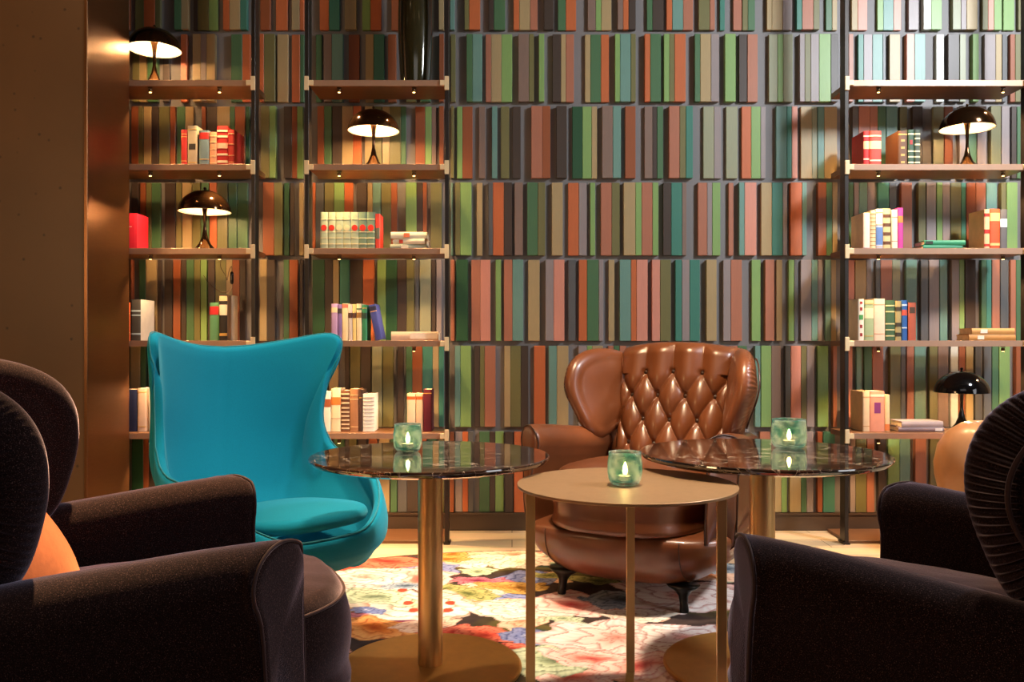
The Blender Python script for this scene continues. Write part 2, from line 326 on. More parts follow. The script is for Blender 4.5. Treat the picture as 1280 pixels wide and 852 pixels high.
# ------------------------------------------------------------------ rug (painted flowers, colour carried by the mesh)
def build_rug():
    cx, cy, R = .08, 2.36, 1.86; step = .0065
    n = int(2*R/step)+1
    xs = np.linspace(-R, R, n); X, Y = np.meshgrid(xs, xs); inside = (X*X+Y*Y) <= R*R
    wx = X+cx; wy = Y+cy
    def nz(x, y, s, seed):
        r = np.random.RandomState(seed); o = np.zeros_like(x)
        for k in range(7):
            a = r.uniform(0, 2*PI); f = s*r.uniform(.6, 1.8); o += np.sin(f*(x*math.cos(a)+y*math.sin(a))+r.uniform(0, 6.28)+1.3*np.sin(f*.6*(y*math.cos(a)-x*math.sin(a))))
        return o/7
    U = wx + .045*nz(wx, wy, 12, 1) + .018*nz(wx, wy, 45, 2); V = wy + .045*nz(wx, wy, 12, 3) + .018*nz(wx, wy, 45, 4)
    def c3(c): return np.array(lin(c)[:3])
    img = np.zeros(X.shape+(3,)); img[:] = c3((66,52,48))
    g = nz(wx, wy, 9, 5)
    for lo, c in ((.12,(74,62,44)),(.3,(104,92,52)),(.45,(58,70,60))):
        mk = np.clip((g-lo)*14, 0, 1)[..., None]; img = img*(1-mk)+c3(c)*mk
    st = nz(wx*1.0, wy*1.0, 70, 6)[..., None]; img = img*(1+.35*st)
    PALS = {'cream':[(226,180,130),(240,222,192),(246,234,214),(196,134,104)],'pink':[(190,40,44),(240,150,130),(250,224,212),(228,130,118)],
            'coral':[(150,30,34),(226,92,70),(240,136,108),(196,60,54)],'white':[(222,130,112),(242,216,204),(248,238,232),(206,136,122)],
            'orange':[(170,60,20),(228,124,50),(240,170,100),(204,96,44)],'blue':[(240,240,245),(120,130,184),(150,156,200),(70,78,130)],
            'leaf':[(70,80,40),(150,150,88),(196,188,120),(90,96,56)],'gold':[(110,70,24),(186,132,58),(220,176,100),(130,84,34)],
            'magenta':[(90,20,50),(170,70,100),(214,130,140),(120,40,70)],'sage':[(90,104,80),(190,200,160),(214,220,186),(120,132,100)],
            'grey':[(60,70,84),(120,134,150),(176,186,194),(80,88,100)],'peach':[(196,90,60),(240,180,140),(248,212,184),(220,140,110)]}
    def flower(fx, fy, R, pal, seed, asp=1.0, rot=None):
        r_ = np.random.RandomState(seed); rot = r_.uniform(0, PI) if rot is None else rot
        dx = U-fx; dy = V-fy; a = dx*math.cos(rot)+dy*math.sin(rot); b = (-dx*math.sin(rot)+dy*math.cos(rot))/asp
        rr = np.hypot(a, b); th = np.arctan2(b, a); k = r_.randint(5, 8)
        bd = R*(1+.10*np.sin(k*th+r_.uniform(0,6))+.05*np.sin((k+4)*th+1))
        t = rr/bd; mk = t < 1
        if not mk.any(): return
        p = [c3(c) for c in PALS[pal]]
        tt = t[mk][:, None]; thm = th[mk][:, None]
        spiral = tt*3.2+.25*np.sin(k*thm)+thm/(2*PI)*1.0; q = spiral-np.floor(spiral)
        col = p[0]*(1-np.clip(tt*3, 0, 1))+p[1]*np.clip(tt*3, 0, 1)
        w2 = np.clip((tt-.25)*2.2, 0, 1); col = col*(1-w2)+p[2]*w2
        line = np.clip(1-q*3.0, 0, 1)*.95; col = col*(1-line)+p[3]*.8*line
        pg = np.clip(1-np.abs(np.sin((thm*k+tt*2.5+r_.uniform(0,6))/2))*7, 0, 1)*np.clip((tt-.3)*2, 0, 1)*.8; col = col*(1-pg)+p[3]*.55*pg
        ray = (.5+.5*np.sin(thm*34+tt*9))*.32*tt; col = col*(1-ray)+p[3]*ray
        edge = np.clip((tt-.93)*14, 0, 1)*.7; col = col*(1-edge)+p[3]*edge*.8
        img[mk] = col
    def at(px, py): Yf = F*CH/(py-426); return PX(px, Yf), Yf
    rnd = random.Random(3)
    pn = ['cream','pink','coral','white','orange','leaf','gold','magenta','sage','peach','blue']
    for k in range(210):
        a = rnd.uniform(0, 2*PI); r = R*math.sqrt(rnd.random()); flower(cx+r*math.cos(a), cy+r*math.sin(a), rnd.uniform(.07,.17), rnd.choice(pn+['cream','white','peach','sage']), k, rnd.uniform(.6,1))
    spec = [(640,697,.20,'peach',.55),(600,700,.12,'cream',.6),(650,704,.15,'cream',.8),(480,703,.24,'coral',.5),(430,712,.16,'coral',.6),(560,700,.12,'orange',.5),
            (455,724,.20,'white',.6),(505,733,.10,'grey',.5),(600,727,.13,'magenta',.5),(640,735,.15,'gold',.5),(590,745,.13,'leaf',.6),(560,738,.10,'leaf',.6),
            (690,722,.10,'leaf',.5),(740,728,.12,'leaf',.4),(780,724,.10,'gold',.5),(810,735,.14,'orange',.5),(880,720,.15,'peach',.6),(905,712,.14,'grey',.5),(895,740,.16,'pink',.6),
            (520,757,.26,'cream',.75),(470,748,.16,'sage',.6),(640,765,.17,'cream',.8),(457,766,.07,'blue',.6),(475,788,.19,'orange',.6),(530,783,.10,'peach',.8),
            (565,792,.10,'coral',.6),(610,797,.14,'coral',.5),(655,760,.10,'white',.8),(715,757,.20,'pink',.75),(775,752,.14,'grey',.8),(850,745,.27,'white',.8),(800,770,.14,'cream',.7),
            (670,800,.11,'blue',.8),(645,815,.08,'coral',.7),(690,830,.16,'sage',.9),(770,800,.26,'white',.8),(735,825,.15,'pink',.6),(800,833,.16,'pink',.6),(860,800,.18,'white',.8),(880,838,.10,'grey',.6)]
    for i, (px, py, r, p, asp) in enumerate(spec):
        x, y = at(px, py); flower(x, y, r, p, 300+i, asp, rot=(i*.7) % 1 - .5)
    for (px, py) in ((503,740),(510,756),(563,756),(517,765),(560,765)):   # little red berries on the cream petals
        x, y = at(px, py); d = np.hypot((wx-x), (wy-y)*.8); img[d < .021] = c3((190,70,46))
    rad = np.hypot(X, Y); img[rad > R-.012] = c3((92,74,60))
    idx = -np.ones(X.shape, int); idx[inside] = np.arange(inside.sum())
    vs = np.stack([X[inside], Y[inside], np.full(inside.sum(), .0085)], 1)
    ok = inside[:-1,:-1] & inside[1:,:-1] & inside[:-1,1:] & inside[1:,1:]
    fs = np.stack([idx[:-1,:-1][ok], idx[:-1,1:][ok], idx[1:,1:][ok], idx[1:,:-1][ok]], 1)
    me = bpy.data.meshes.new('round_rug'); nv = len(vs)
    # smooth skirt ring down to the floor
    nr = 240; rim = np.array([[R*math.cos(2*PI*i/nr), R*math.sin(2*PI*i/nr), .0082] for i in range(nr)]); low = rim.copy(); low[:,2] = .0005
    inn = rim.copy(); inn[:,:2] *= (R-.02)/R
    allv = np.concatenate([vs, inn, rim, low]); fl = fs.tolist()
    for i in range(nr):
        j = (i+1) % nr; a = nv
        fl.append([a+i, a+nr+i, a+nr+j, a+j]); fl.append([a+nr+i, a+2*nr+i, a+2*nr+j, a+nr+j])
    me.from_pydata(allv.tolist(), [], fl)
    ca = me.color_attributes.new('weave', 'FLOAT_COLOR', 'POINT')
    colr = np.ones((len(allv), 4)); colr[:nv,:3] = np.clip(img[inside], 0, 1); colr[nv:,:3] = c3((92,74,60))
    ca.data.foreach_set('color', colr.ravel())
    m = bpy.data.materials.new('woven_floral_wool'); m.use_nodes = True; nt = m.node_tree; b = nt.nodes['Principled BSDF']
    at_ = nt.nodes.new('ShaderNodeAttribute'); at_.attribute_name = 'weave'; nt.links.new(at_.outputs['Color'], b.inputs['Base Color'])
    b.inputs['Roughness'].default_value = .95; b.inputs['Specular IOR Level'].default_value = .1
    n = nt.nodes.new('ShaderNodeTexNoise'); n.inputs['Scale'].default_value = 400; bp = nt.nodes.new('ShaderNodeBump'); bp.inputs['Strength'].default_value = .2; bp.inputs['Distance'].default_value = .002
    nt.links.new(n.outputs['Fac'], bp.inputs['Height']); nt.links.new(bp.outputs['Normal'], b.inputs['Normal'])
    me.materials.append(m); me.polygons.foreach_set('use_smooth', [True]*len(me.polygons))
    o = bpy.data.objects.new('round_rug', me); COL.objects.link(o); o.location = (cx, cy, 0)
    tag(o, 'round floral rug with large cream, coral and pink blooms under the tables', 'rug')
build_rug()

# ------------------------------------------------------------------ lights: helpers
WARM = (1.0, .60, .27); WARM2 = (1.0, .80, .58)
def light(kind, name, loc, energy, col, size=.05, target=None, angle=60, blend=.5, size_y=None):
    l = bpy.data.lights.new(name, kind); l.energy = energy; l.color = col
    if kind == 'AREA':
        l.size = size
        if size_y: l.shape = 'RECTANGLE'; l.size_y = size_y
    else: l.shadow_soft_size = size
    if kind == 'SPOT': l.spot_size = math.radians(angle); l.spot_blend = blend
    o = bpy.data.objects.new(name, l); COL.objects.link(o); o.location = loc
    if target is not None: o.rotation_euler = (Vector(target)-Vector(loc)).to_track_quat('-Z', 'Y').to_euler()
    return o

# ------------------------------------------------------------------ bookcases
m_upright = mat('blackened_steel', (48,42,38), rough=.38, metal=.5, var=.05)
m_shelf = mat('brown_shelf_board', (112,74,46), rough=.42, var=.16, vscale=5, stretch=(1,14,14))
m_edge = mat('pale_bronze_shelf_edge', (168,130,104), rough=.38, metal=.25)
m_bracket = mat('cream_metal_bracket', (232,206,160), rough=.4)
m_puck = mat('brass_spot_body', (90,66,40), rough=.3, metal=.8)
m_puck_glow = emit('spot_lens_glow', (255,196,120), 8)
SF, SB = 4.37, 4.620
SHELF_PY = [100, 205, 310, 425.5, 541]
SH_TH = .030
def shelf_z(i): return PZ(SHELF_PY[i], SF)
def bookcase(label, xl, xr, spots, cut_l=None, spot_pow=1.0):
    """xl, xr: pixel columns of the outer faces of the uprights (at SF)"""
    x0 = PX(xl, SF); x1 = PX(xr, SF); t = thing('bookcase', label, 'bookcase', ((x0+x1)/2, SF, 0)); ox = (x0+x1)/2
    W = .020
    for s, xx in ((0, x0), (1, x1-W)):
        mb = MB(); mb.cbox(xx-ox, xx+W-ox, 0, .065, 0.001, ROOM_T-.001, .0015); mb.box(xx-.006-ox, xx+W+.006-ox, -.004, .075, 0.0005, .012)
        mb.build('upright', m_upright, t, smooth=False)
    for i in range(5):
        z = shelf_z(i)
        a = x0+W+.001-ox; b = x1-W-.001-ox
        mb = MB(); mb.cbox(a, b, .004, SB-SF, z-SH_TH+.001, z-.0005, .001)
        sh = mb.build('shelf', m_shelf, t, smooth=False)
        mb = MB(); mb.cbox(a, b, 0, .004, z-SH_TH, z, .0008); mb.build('front_edge', m_edge, sh, smooth=False)
        for s in (0, 1):
            xe = (x0+W*.5-ox) if s == 0 else (x1-W*.5-ox); d = 1 if s == 0 else -1
            mb = MB(); mb.cbox(min(xe-.011, xe+.011), max(xe-.011, xe+.011), -.010, -.0005, z-.052, z+.018, .001)
            mb.cbox(min(xe+d*.009, xe+d*.034), max(xe+d*.009, xe+d*.034), -.009, -.0008, z-SH_TH+.002, z-.002, .001)
            mb.build('bracket', m_bracket, sh, smooth=False)
        for px in spots[i]:
            xs = PX(px, SF+.05)-ox
            mb = MB(); mb.lathe([(.012,-.004),(.012,0),(.004,0)], (xs, .03, z-SH_TH), 14)
            mb.lathe([(.0085,-.020),(.0095,-.018),(.0095,-.006),(.006,-.003)], (xs, .03, z-SH_TH-.003), 14)
            p = mb.build('shelf_spotlight', m_puck, sh, sharp=40)
            mb = MB(); mb.lathe([(.0065,-.0225),(.0065,-.0205)], (xs, .03, z-SH_TH-.003), 12); 
            # lens is part of the spotlight mesh: emissive slot
            me = p.data; me.materials.append(m_puck_glow)
            bm = bmesh.new(); bm.from_mesh(me)
            vs = [bm.verts.new(v) for v in mb.v]; bm.verts.ensure_lookup_table()
            for f in mb.f:
                fc = bm.faces.new([vs[k] for k in f]); fc.material_index = 1
            bm.to_mesh(me); bm.free()
            l = light('SPOT', 'shelf_lamp_beam', (xs+ox, SF+.03, z-SH_TH-.03), 17*spot_pow, WARM, .008, (xs+ox, SF+.08, z-SH_TH-.4), 104, .6)
    # low board on the floor between the uprights
    mb = MB(); mb.cbox(x0+W+.001-ox, x1-W-.001-ox, .02, .30, 0.001, .016, .001); mb.build('bottom_board', m_shelf, t, smooth=False)
    return t
sp_l = [[276],[276],[276],[276],[276]]; sp_l = [[190,276]]*5
bookcase('bookcase at the left with its left end behind the brown pier', 60, 319, sp_l)
bookcase('bookcase in the middle behind the turquoise chair, tall vase on top', 381, 561, [[425,518]]*5)
bookcase('wide bookcase at the right with a black lamp on its lowest shelf', 1056, 1290, [[1096,1251]]*5, spot_pow=.9)

# ------------------------------------------------------------------ books
m_pages = mat('cream_page_block', (236,214,176), rough=.85, var=.12, vscale=40, stretch=(30,1,1))
_bm = {}
def bmat(c, rough=.55):
    c = tuple(c)
    if c not in _bm: _bm[c] = mat('book_cloth_%d' % len(_bm), c, rough=rough, var=.06, vscale=30, bump=.15, bscale=500, bdist=.0006)
    return _bm[c]
GOLD = (214,168,84)
def book(label, w, h, d, col, bands=(), group=None, loc=(0,0,0), rot=(0,0,0), name='book', wobble=0):
    """upright book, spine towards -y, origin at the centre of its foot; bands: (z0,z1,colour[,width fraction])"""
    t = thing(name, label, 'book', loc, 0, group); t.rotation_euler = rot
    th = min(.0032, w*.16); hw = w/2
    mb = MB(); n = 7; pr = []
    # spine and boards as one closed U-shaped loft along z
    for k in range(n+1):
        a = -1+2*k/n; pr.append((a*hw, -.0035*math.sqrt(max(0, 1-a*a))))
    outer = [(-hw, d)] + pr + [(hw, d)]
    inner = [(hw-th, d), (hw-th, th), (-hw+th, th), (-hw+th, d)]
    poly = outer + inner
    v = [(x, y, z) for z in (0, h) for (x, y) in poly]; N = len(poly); f = [(i, (i+1) % N, N+(i+1) % N, N+i) for i in range(N)]
    no = len(outer)
    for z in (0, 1):
        o = z*N
        f.append((o+0, o+1, o+N-2, o+N-1)); f.append((o+no-2, o+no-1, o+no, o+no+1)); f.append(tuple([o+i for i in range(1, no-1)]+[o+no+1, o+no+2]))
    mb.add(v, f); mb.build('cover', bmat(col), t, smooth=False)
    mb = MB(); mb.box(-hw+th*1.02, hw-th*1.02, th*1.02, d-.004, .003, h-.003); mb.build('pages', m_pages, t, smooth=False)
    for bi, bd in enumerate(bands):
        z0, z1, c = bd[:3]; fr = bd[3] if len(bd) > 3 else 1.0
        if len(bd) > 4: # round label
            mb = MB(); R = hw*fr; mb.v = [(R*math.cos(2*PI*k/18), -.0046, z0*h+ R*1.05*math.sin(2*PI*k/18)) for k in range(18)]
            mb.v += [(p[0], -.0005, p[2]) for p in mb.v]; mb.f = [tuple(range(18))]+[(k, (k+1) % 18, 18+(k+1) % 18, 18+k) for k in range(18)]; mb.m = [0]*19
            mb.build('round_label', bmat(c), t, smooth=False); continue
        mb = MB(); q = [p for p in pr if abs(p[0]) <= hw*fr+1e-6]; off = .0006+.00025*bi; o2 = [(x*1.004, y-off) for x, y in q]
        vs = [(x, y, z) for z in (z0*h, z1*h) for (x, y) in o2]+[(x, y+.0005, z) for z in (z0*h, z1*h) for (x, y) in q]; K = len(q)
        fs = []
        for k in range(K-1):
            fs.append((k, k+1, K+k+1, K+k)); fs.append((k, k+1, 2*K+k+1, 2*K+k)); fs.append((K+k, K+k+1, 3*K+k+1, 3*K+k))
        fs.append((0, K, 3*K, 2*K)); fs.append((K-1, 2*K-1, 4*K-1, 3*K-1))
        mb.add(vs, fs); mb.build('spine_label' if z1-z0 > .1 else 'spine_band', bmat(c), t, smooth=False)
    return t
BY = 4.445
def put(shelf, x0, x1, ytop, col, label, bands=(), d=.13, group=None, dy=0, lean=0):
    Y = BY+dy; xa = PX(x0, Y); xb = PX(x1, Y); w = xb-xa-.0012; z = shelf_z(shelf)+.0004; h = PZ(ytop, Y)-z
    h = max(h, .08)
    return book(label, w, h, min(d, SB-Y-.004), col, bands, group, ((xa+xb)/2, Y, z+abs(math.sin(lean))*w/2), (0, lean, 0))
def gb(*zs, c=GOLD, t=.018): return tuple((z, z+t, c) for z in zs)
RED=(186,34,30); CRM=(238,220,184); DKR=(120,20,18)
G1='old books on the second shelf of the left bookcase'
put(1,226.5,233.7,162,RED,'thin red book at the left end of the red row in the left bookcase',gb(.15,.8,.87),group=G1)
put(1,234.5,246.5,157,(172,156,130),'grey beige book with black spine label in the left bookcase, second shelf',((.42,.56,(40,32,26),.8),)+gb(.1,.9),group=G1)
put(1,249,261.3,163,(110,134,140),'grey blue book with red top label in the left bookcase, second shelf',((.76,.94,RED),)+gb(.2),group=G1)
put(1,261.8,270.8,165,(226,160,118),'peach book with gold bands between the blue and red spines, left bookcase',gb(.1,.3,.5,.7,.88,c=(250,214,150)),group=G1)
put(1,271.2,284.8,157.5,RED,'tallest red book with broad cream bands, left bookcase second shelf',((.1,.16,CRM),(.28,.33,CRM),(.45,.58,(244,190,160)),(.72,.77,CRM),(.86,.9,CRM)),group=G1)
put(1,285.2,293,162,(176,40,34),'red book at the right end of the row beneath the glowing top left lamp',gb(.12,.3,.6,.88,c=(240,190,140)),group=G1,d=.16)
G2='books on the third shelf of the left bookcase'
put(2,150,171.2,266.5,(206,26,52),'crimson book standing flat-faced against the pier edge, third shelf',((.62,.64,(240,180,160),.5),),d=.14,group=G2)
G3='books on the fourth shelf of the left bookcase'
put(3,152,163,378,(206,92,44),'orange book half hidden by the pier on the fourth shelf',gb(.2,.7),group=G3)
b=put(3,163.4,176,374,(206,198,186),'dark grey book with pale blue bands and a picture cover',((.0,1.0,(70,66,62)),(.14,.18,(170,190,200)),(.6,.63,(170,190,200)),(.7,.74,(170,190,200))),d=.17,group=G3)
put(3,262,273.5,378,(92,150,104),'green book with a red spine label above the turquoise chair',((.68,.9,(196,40,44)),),group=G3,dy=.01)
put(3,274.2,284.2,368,(196,170,140),'black book with cream label and pale side, beside the green one',((.0,1.0,(40,32,28)),(.55,.78,(240,228,200)),(.86,.97,(210,180,140)),(.1,.16,GOLD)),d=.17,group=G3)
G4='books on the lowest shelf of the left bookcase'
put(4,150,171.3,486.5,(20,30,66),'navy book beside the pier on the lowest shelf',group=G4)
put(4,171.8,183.5,485,(222,192,170),'pale pinkish book between the navy and the white one, lowest shelf',gb(.9,.1),group=G4)
put(4,186,197,485,(240,232,220),'white book half hidden behind the turquoise chair, left bookcase',group=G4,d=.15)
# middle bookcase: set of volumes
G5='matching pale green volumes with round red labels'
vx=[400.2,409.8,419.3,428.9,438.6,448.4,458.6,468.8]
pos=['first volume from the left','second volume from the left','third volume from the left','middle volume','fifth volume from the left','sixth volume from the left','last volume, at the right end']
for k in range(7):
    rl = (.58,.7,(206,44,30),.78,1) if k in (0,1,4,5,6) else (.58,.7,(222,214,170),.78,1)
    c = (176,192,160) if k < 5 else (112,140,118)
    put(2,vx[k],vx[k+1],265,c,'pale green volume of the set with round labels, %s' % pos[k],(rl,(.30,.32,(236,226,180)),(.46,.48,(236,226,180)),(.8,.82,(236,226,180)),(.14,.16,(236,226,180))),group=G5)
put(2,469.2,475,267,(196,60,50),'thin red and grey book ending the row of green volumes',((.3,.6,(90,96,84)),),group=G5,d=.12)
G6='books on the fourth shelf of the middle bookcase'
put(3,413.9,421.9,379.4,(190,156,204),'lilac book at the left end of the fourth shelf row',((.76,.9,(230,210,170)),),group=G6)
put(3,422.1,427.5,381,(138,112,178),'slim purple book beside the lilac one',((.76,.9,(60,50,60)),),group=G6)
put(3,427.6,435.2,379,(244,226,180),'cream book with pink top in the fourth shelf row',((.88,.98,(236,120,100)),),group=G6)
put(3,435.3,440.6,380,(214,204,196),'pale grey book with dark title label, fourth shelf row',((.62,.76,(80,50,40)),),group=G6)
put(3,440.8,445.3,380,(236,214,140),'narrow yellow book with dark title label',((.62,.76,(90,56,40)),),group=G6)
put(3,445.5,452.3,379.5,(240,226,186),'cream book with gold label just left of the green one',((.62,.76,(150,110,60)),(.84,.88,(90,120,80))),group=G6)
put(3,452.6,458.8,381,(48,134,94),'green book beside the leaning blue one, middle bookcase',((.62,.78,(30,60,50)),)+gb(.9),group=G6)
put(3,469.4,478.4,380.5,(62,72,150),'blue book leaning to the left against the green one',((.84,.95,(20,24,60)),(.8,.82,GOLD)),group=G6,lean=-.20)
G7='books on the lowest shelf of the middle bookcase'
put(4,402.5,413.6,489.6,(242,230,212),'white book with a brown title band beside the turquoise chair',((.62,.82,(150,78,40)),),group=G7)
put(4,414,425.8,485.5,(244,222,180),'tall cream book with an orange title band, lowest shelf',((.62,.8,(222,120,50)),(.3,.31,(200,160,120))),group=G7)
put(4,426.2,437,488,(120,76,50),'brown book ribbed with many pale bands',tuple((z,z+.035,(226,196,160)) for z in (.06,.16,.26,.36,.46,.56,.68,.8,.9)),group=G7)
put(4,437.4,448.2,486,(170,116,78),'tan leather book beside the ribbed brown one',gb(.1,.75,.85,c=(220,180,130)),group=G7)
put(4,448.5,453.2,487,(70,42,32),'thin dark brown book on the lowest middle shelf',gb(.8),group=G7)
put(4,453.6,468,492,(236,230,222),'white book with fine grey lines at the right of the row',tuple((z,z+.012,(180,172,164)) for z in (.1,.2,.3,.4,.5,.6,.7,.8,.9)),group=G7)
put(4,508.6,519.3,492,(240,216,180),'left one of two pale books with orange tops above the candle',((.85,.93,(214,96,40)),),group=G7)
put(4,519.8,528.6,492,(238,206,170),'right one of two pale books with orange tops above the candle',((.85,.93,(214,96,40)),),group=G7)
put(4,529,539.8,486.6,(104,28,50),'maroon book at the right end of the lowest middle shelf',gb(.9),group=G7)
# right bookcase
G8='books on the second shelf of the right bookcase'
put(1,1079,1086.6,164,(196,26,24),'red book with cream bands standing against the right bookcase upright',((.2,.24,CRM),(.5,.72,(250,200,150)),(.84,.88,CRM)),group=G8,d=.15)
put(1,1087,1101.5,163.5,(206,70,50),'thick red book with cream bands, second shelf of the right bookcase',((.16,.2,CRM),(.5,.72,(250,206,160)),(.84,.88,CRM)),group=G8)
put(1,1122.5,1134,163.5,(110,72,42),'brown book with gold dots left of the two patterned spines',((.1,.16,GOLD,.6),(.3,.36,GOLD,.6),(.5,.56,GOLD,.6),(.7,.76,GOLD,.6),(.88,.92,GOLD)),group=G8,d=.15)
put(1,1134.8,1142.6,162,(54,84,58),'dark green gilt patterned book beside the brown gold one',((.1,.14,(236,226,180)),(.25,.29,(236,226,180)),(.4,.44,(236,226,180)),(.6,.72,(170,40,30),.7),(.86,.9,(236,226,180))),group=G8)
put(1,1143.1,1150.2,162,(60,74,54),'green gilt patterned book nearest the lamp, second shelf',((.1,.14,(236,226,180)),(.25,.29,(236,226,180)),(.4,.44,(236,226,180)),(.58,.62,(236,226,180)),(.74,.78,(236,226,180)),(.86,.9,(236,226,180))),group=G8)
G9='books on the third shelf of the right bookcase'
put(2,1079,1087.4,265.8,(240,220,196),'white book with a tan side at the left end of the third shelf',((.0,.05,(120,60,140)),),group=G9,d=.16)
put(2,1087.7,1094.6,262.8,(232,208,160),'cream book with tiny gilt pattern, third shelf',gb(.1,.2,.3,.4,.5,.6,.7,.8,.9,c=(180,130,60)),group=G9)
put(2,1094.8,1103.6,261,(196,206,226),'pale blue book with a deeper blue lower half, third shelf',((.12,.55,(96,130,190)),)+gb(.06,.6,.9),group=G9)
put(2,1103.9,1113.4,260.5,(224,196,140),'cream book with dark brown gilt panels, third shelf',((.12,.2,(100,60,30)),(.34,.42,(100,60,30)),(.56,.64,(100,60,30)),(.78,.86,(100,60,30))),group=G9)
put(2,1114.4,1122,262,(236,220,196),'plain cream book left of the magenta one',gb(.2,.8,c=(190,150,110)),group=G9)
put(2,1122.5,1129,259.5,(206,60,150),'magenta book with an orange label, third shelf',((.64,.8,(240,130,60)),),group=G9)
put(2,1230,1237,261.5,(236,190,140),'cream and red book beside the stacked green books',((.08,.14,(200,40,30)),(.4,.5,(200,40,30)),(.82,.9,(200,40,30))),group=G9,d=.15)
put(2,1237.4,1249.8,261,(206,84,40),'orange red book right of the cream and red one',((.7,.9,(244,190,120)),(.1,.16,(244,190,120))),group=G9)
put(2,1250.2,1259,261.5,(96,94,96),'grey book with a white and blue label, third shelf',((.56,.76,(220,230,244)),),group=G9)
G10='books on the fourth shelf of the right bookcase'
put(3,1072.6,1079.8,373.5,(236,222,200),'white book with red square panels and a dark red side, fourth shelf',((.1,.18,(150,30,28),.6),(.3,.38,(150,30,28),.6),(.5,.62,(60,140,70),.9),(.72,.8,(150,30,28),.6),(.88,.94,(150,30,28),.6)),group=G10,d=.16)
put(3,1080.2,1092,375,(160,176,130),'sage green book with cream title panel, fourth shelf',((.55,.8,(222,214,170)),)+gb(.1,.9),group=G10)
put(3,1092.4,1106.2,373,(240,206,176),'thick pale pink book in the middle of the fourth shelf row',gb(.15,.85,c=(220,160,120)),group=G10)
put(3,1106.6,1118.6,375,(64,96,60),'dark green book with gold bands on the right bookcase',gb(.1,.25,.4,.7,.85,t=.03,c=(220,204,140)),group=G10)
put(3,1119,1126.6,376,(170,150,96),'olive gilt book between the green and the blue ones',((.1,.2,(60,50,34)),(.35,.45,(60,50,34)),(.75,.85,(60,50,34))),group=G10)
put(3,1127.2,1134,375,(40,92,160),'blue book with a red panel on the fourth shelf',((.62,.76,(200,80,60)),(.86,.9,(200,210,220)),(.3,.33,(200,210,220))),group=G10)
put(3,1135,1145,378,(176,86,60),'rust red book with a dark title label at the row end',((.72,.88,(70,50,34),.8),),group=G10)
G11='books on the lowest shelf of the right bookcase'
put(4,1078.5,1087,489,(222,190,150),'pale book with a shadowed brown side against the right upright, lowest shelf',gb(.12,.85,c=(190,140,90)),group=G11,d=.16)
put(4,1087.4,1105.7,488.6,(226,150,120),'thick salmon book with a purple title label, lowest shelf',((.45,.72,(130,50,110),.65),(.86,.92,(250,210,180))),group=G11)
put(4,1106.1,1112.4,493,(238,200,150),'slim cream book with an orange foot, lowest shelf',((.02,.2,(226,130,70)),),group=G11)

def flat_book(label, shelf, x0, x1, zoff, h, col, group, rz=0, d=.13, dy=0, tilt=0, lab=None):
    """lying book, spine towards the viewer"""
    Y = BY-.01+dy; xa = PX(x0, Y); xb = PX(x1, Y); L = xb-xa
    t = thing('book', label, 'book', ((xa+xb)/2, Y, shelf_z(shelf)+.0005+zoff), 0, group)
    t.rotation_euler = (0, tilt, rz)
    th = .0028
    mb = MB(); mb.cbox(-L/2, L/2, 0, d, 0, th, .0006); mb.cbox(-L/2, L/2, 0, d, h-th, h, .0006)
    rings = []
    for xx in (-L/2, L/2):
        rings.append([(xx, .001, th*.4)]+[(xx, -.004*math.sin(PI*k/6), h*k/6) for k in range(7)]+[(xx, .001, h-th*.4)]+[(xx, .0035, h-th*.4),(xx,.0035,th*.4)])
    mb.loft(rings); mb.build('cover', bmat(col), t, smooth=False)
    mb = MB(); mb.box(-L/2+.004, L/2-.004, .004, d-.004, th, h-th); mb.build('pages', m_pages, t, smooth=False)
    if lab:
        mb = MB(); mb.box(-L*.5+L*lab[0], -L*.5+L*lab[1], -.0052, -.001, h*.18, h*.82); mb.build('spine_label', bmat(lab[2]), t, smooth=False)
    return t
GS='books lying in a pile on the third shelf of the middle bookcase'
flat_book('grey green book at the bottom of the pile in the middle bookcase',2,488,533,.0,.026,(150,160,140),GS,rz=.05,lab=(.3,.5,(220,214,190)))
flat_book('pale book with a red mark in the middle of the pile',2,491,531,.0268,.028,(224,216,190),GS,rz=-.10,lab=(.2,.32,(210,70,50)))
flat_book('cream book on top of the pile in the middle bookcase',2,488.5,534,.0555,.034,(232,224,196),GS,rz=.02,lab=(.36,.52,(226,120,80)))
flat_book('cream book lying alone at the right end of the fourth shelf',3,489,548,.0,.046,(236,206,176),None,lab=(.4,.98,(244,228,206)),d=.15)
GG='two green books lying on the third shelf'
flat_book('lower green book of the two lying on the right bookcase',2,1154,1203,.0,.022,(44,138,98),GG)
flat_book('upper green book of the pair lying on the right bookcase',2,1156,1206,.0228,.024,(52,150,104),GG,rz=-.05,lab=(.02,.2,(40,50,36)))
GO='two tan books lying on the fourth shelf'
flat_book('lower tan book of the lying pair, right bookcase',3,1211,1269,.0,.031,(196,140,74),GO,lab=(.18,.32,(238,226,204)))
flat_book('upper tan book of the lying pair, right bookcase',3,1214.5,1268,.0318,.031,(204,150,84),GO,lab=(.2,.36,(238,226,204)))
GM='two grey mauve books lying beside the dark lamp'
flat_book('lower mauve grey book lying left of the black lamp',4,1123,1180,.0,.022,(140,116,116),GM,lab=(.8,.96,(230,220,210)))
flat_book('upper pale mauve book lying left of the black lamp',4,1126.5,1179,.0228,.030,(176,160,158),GM,rz=.03)

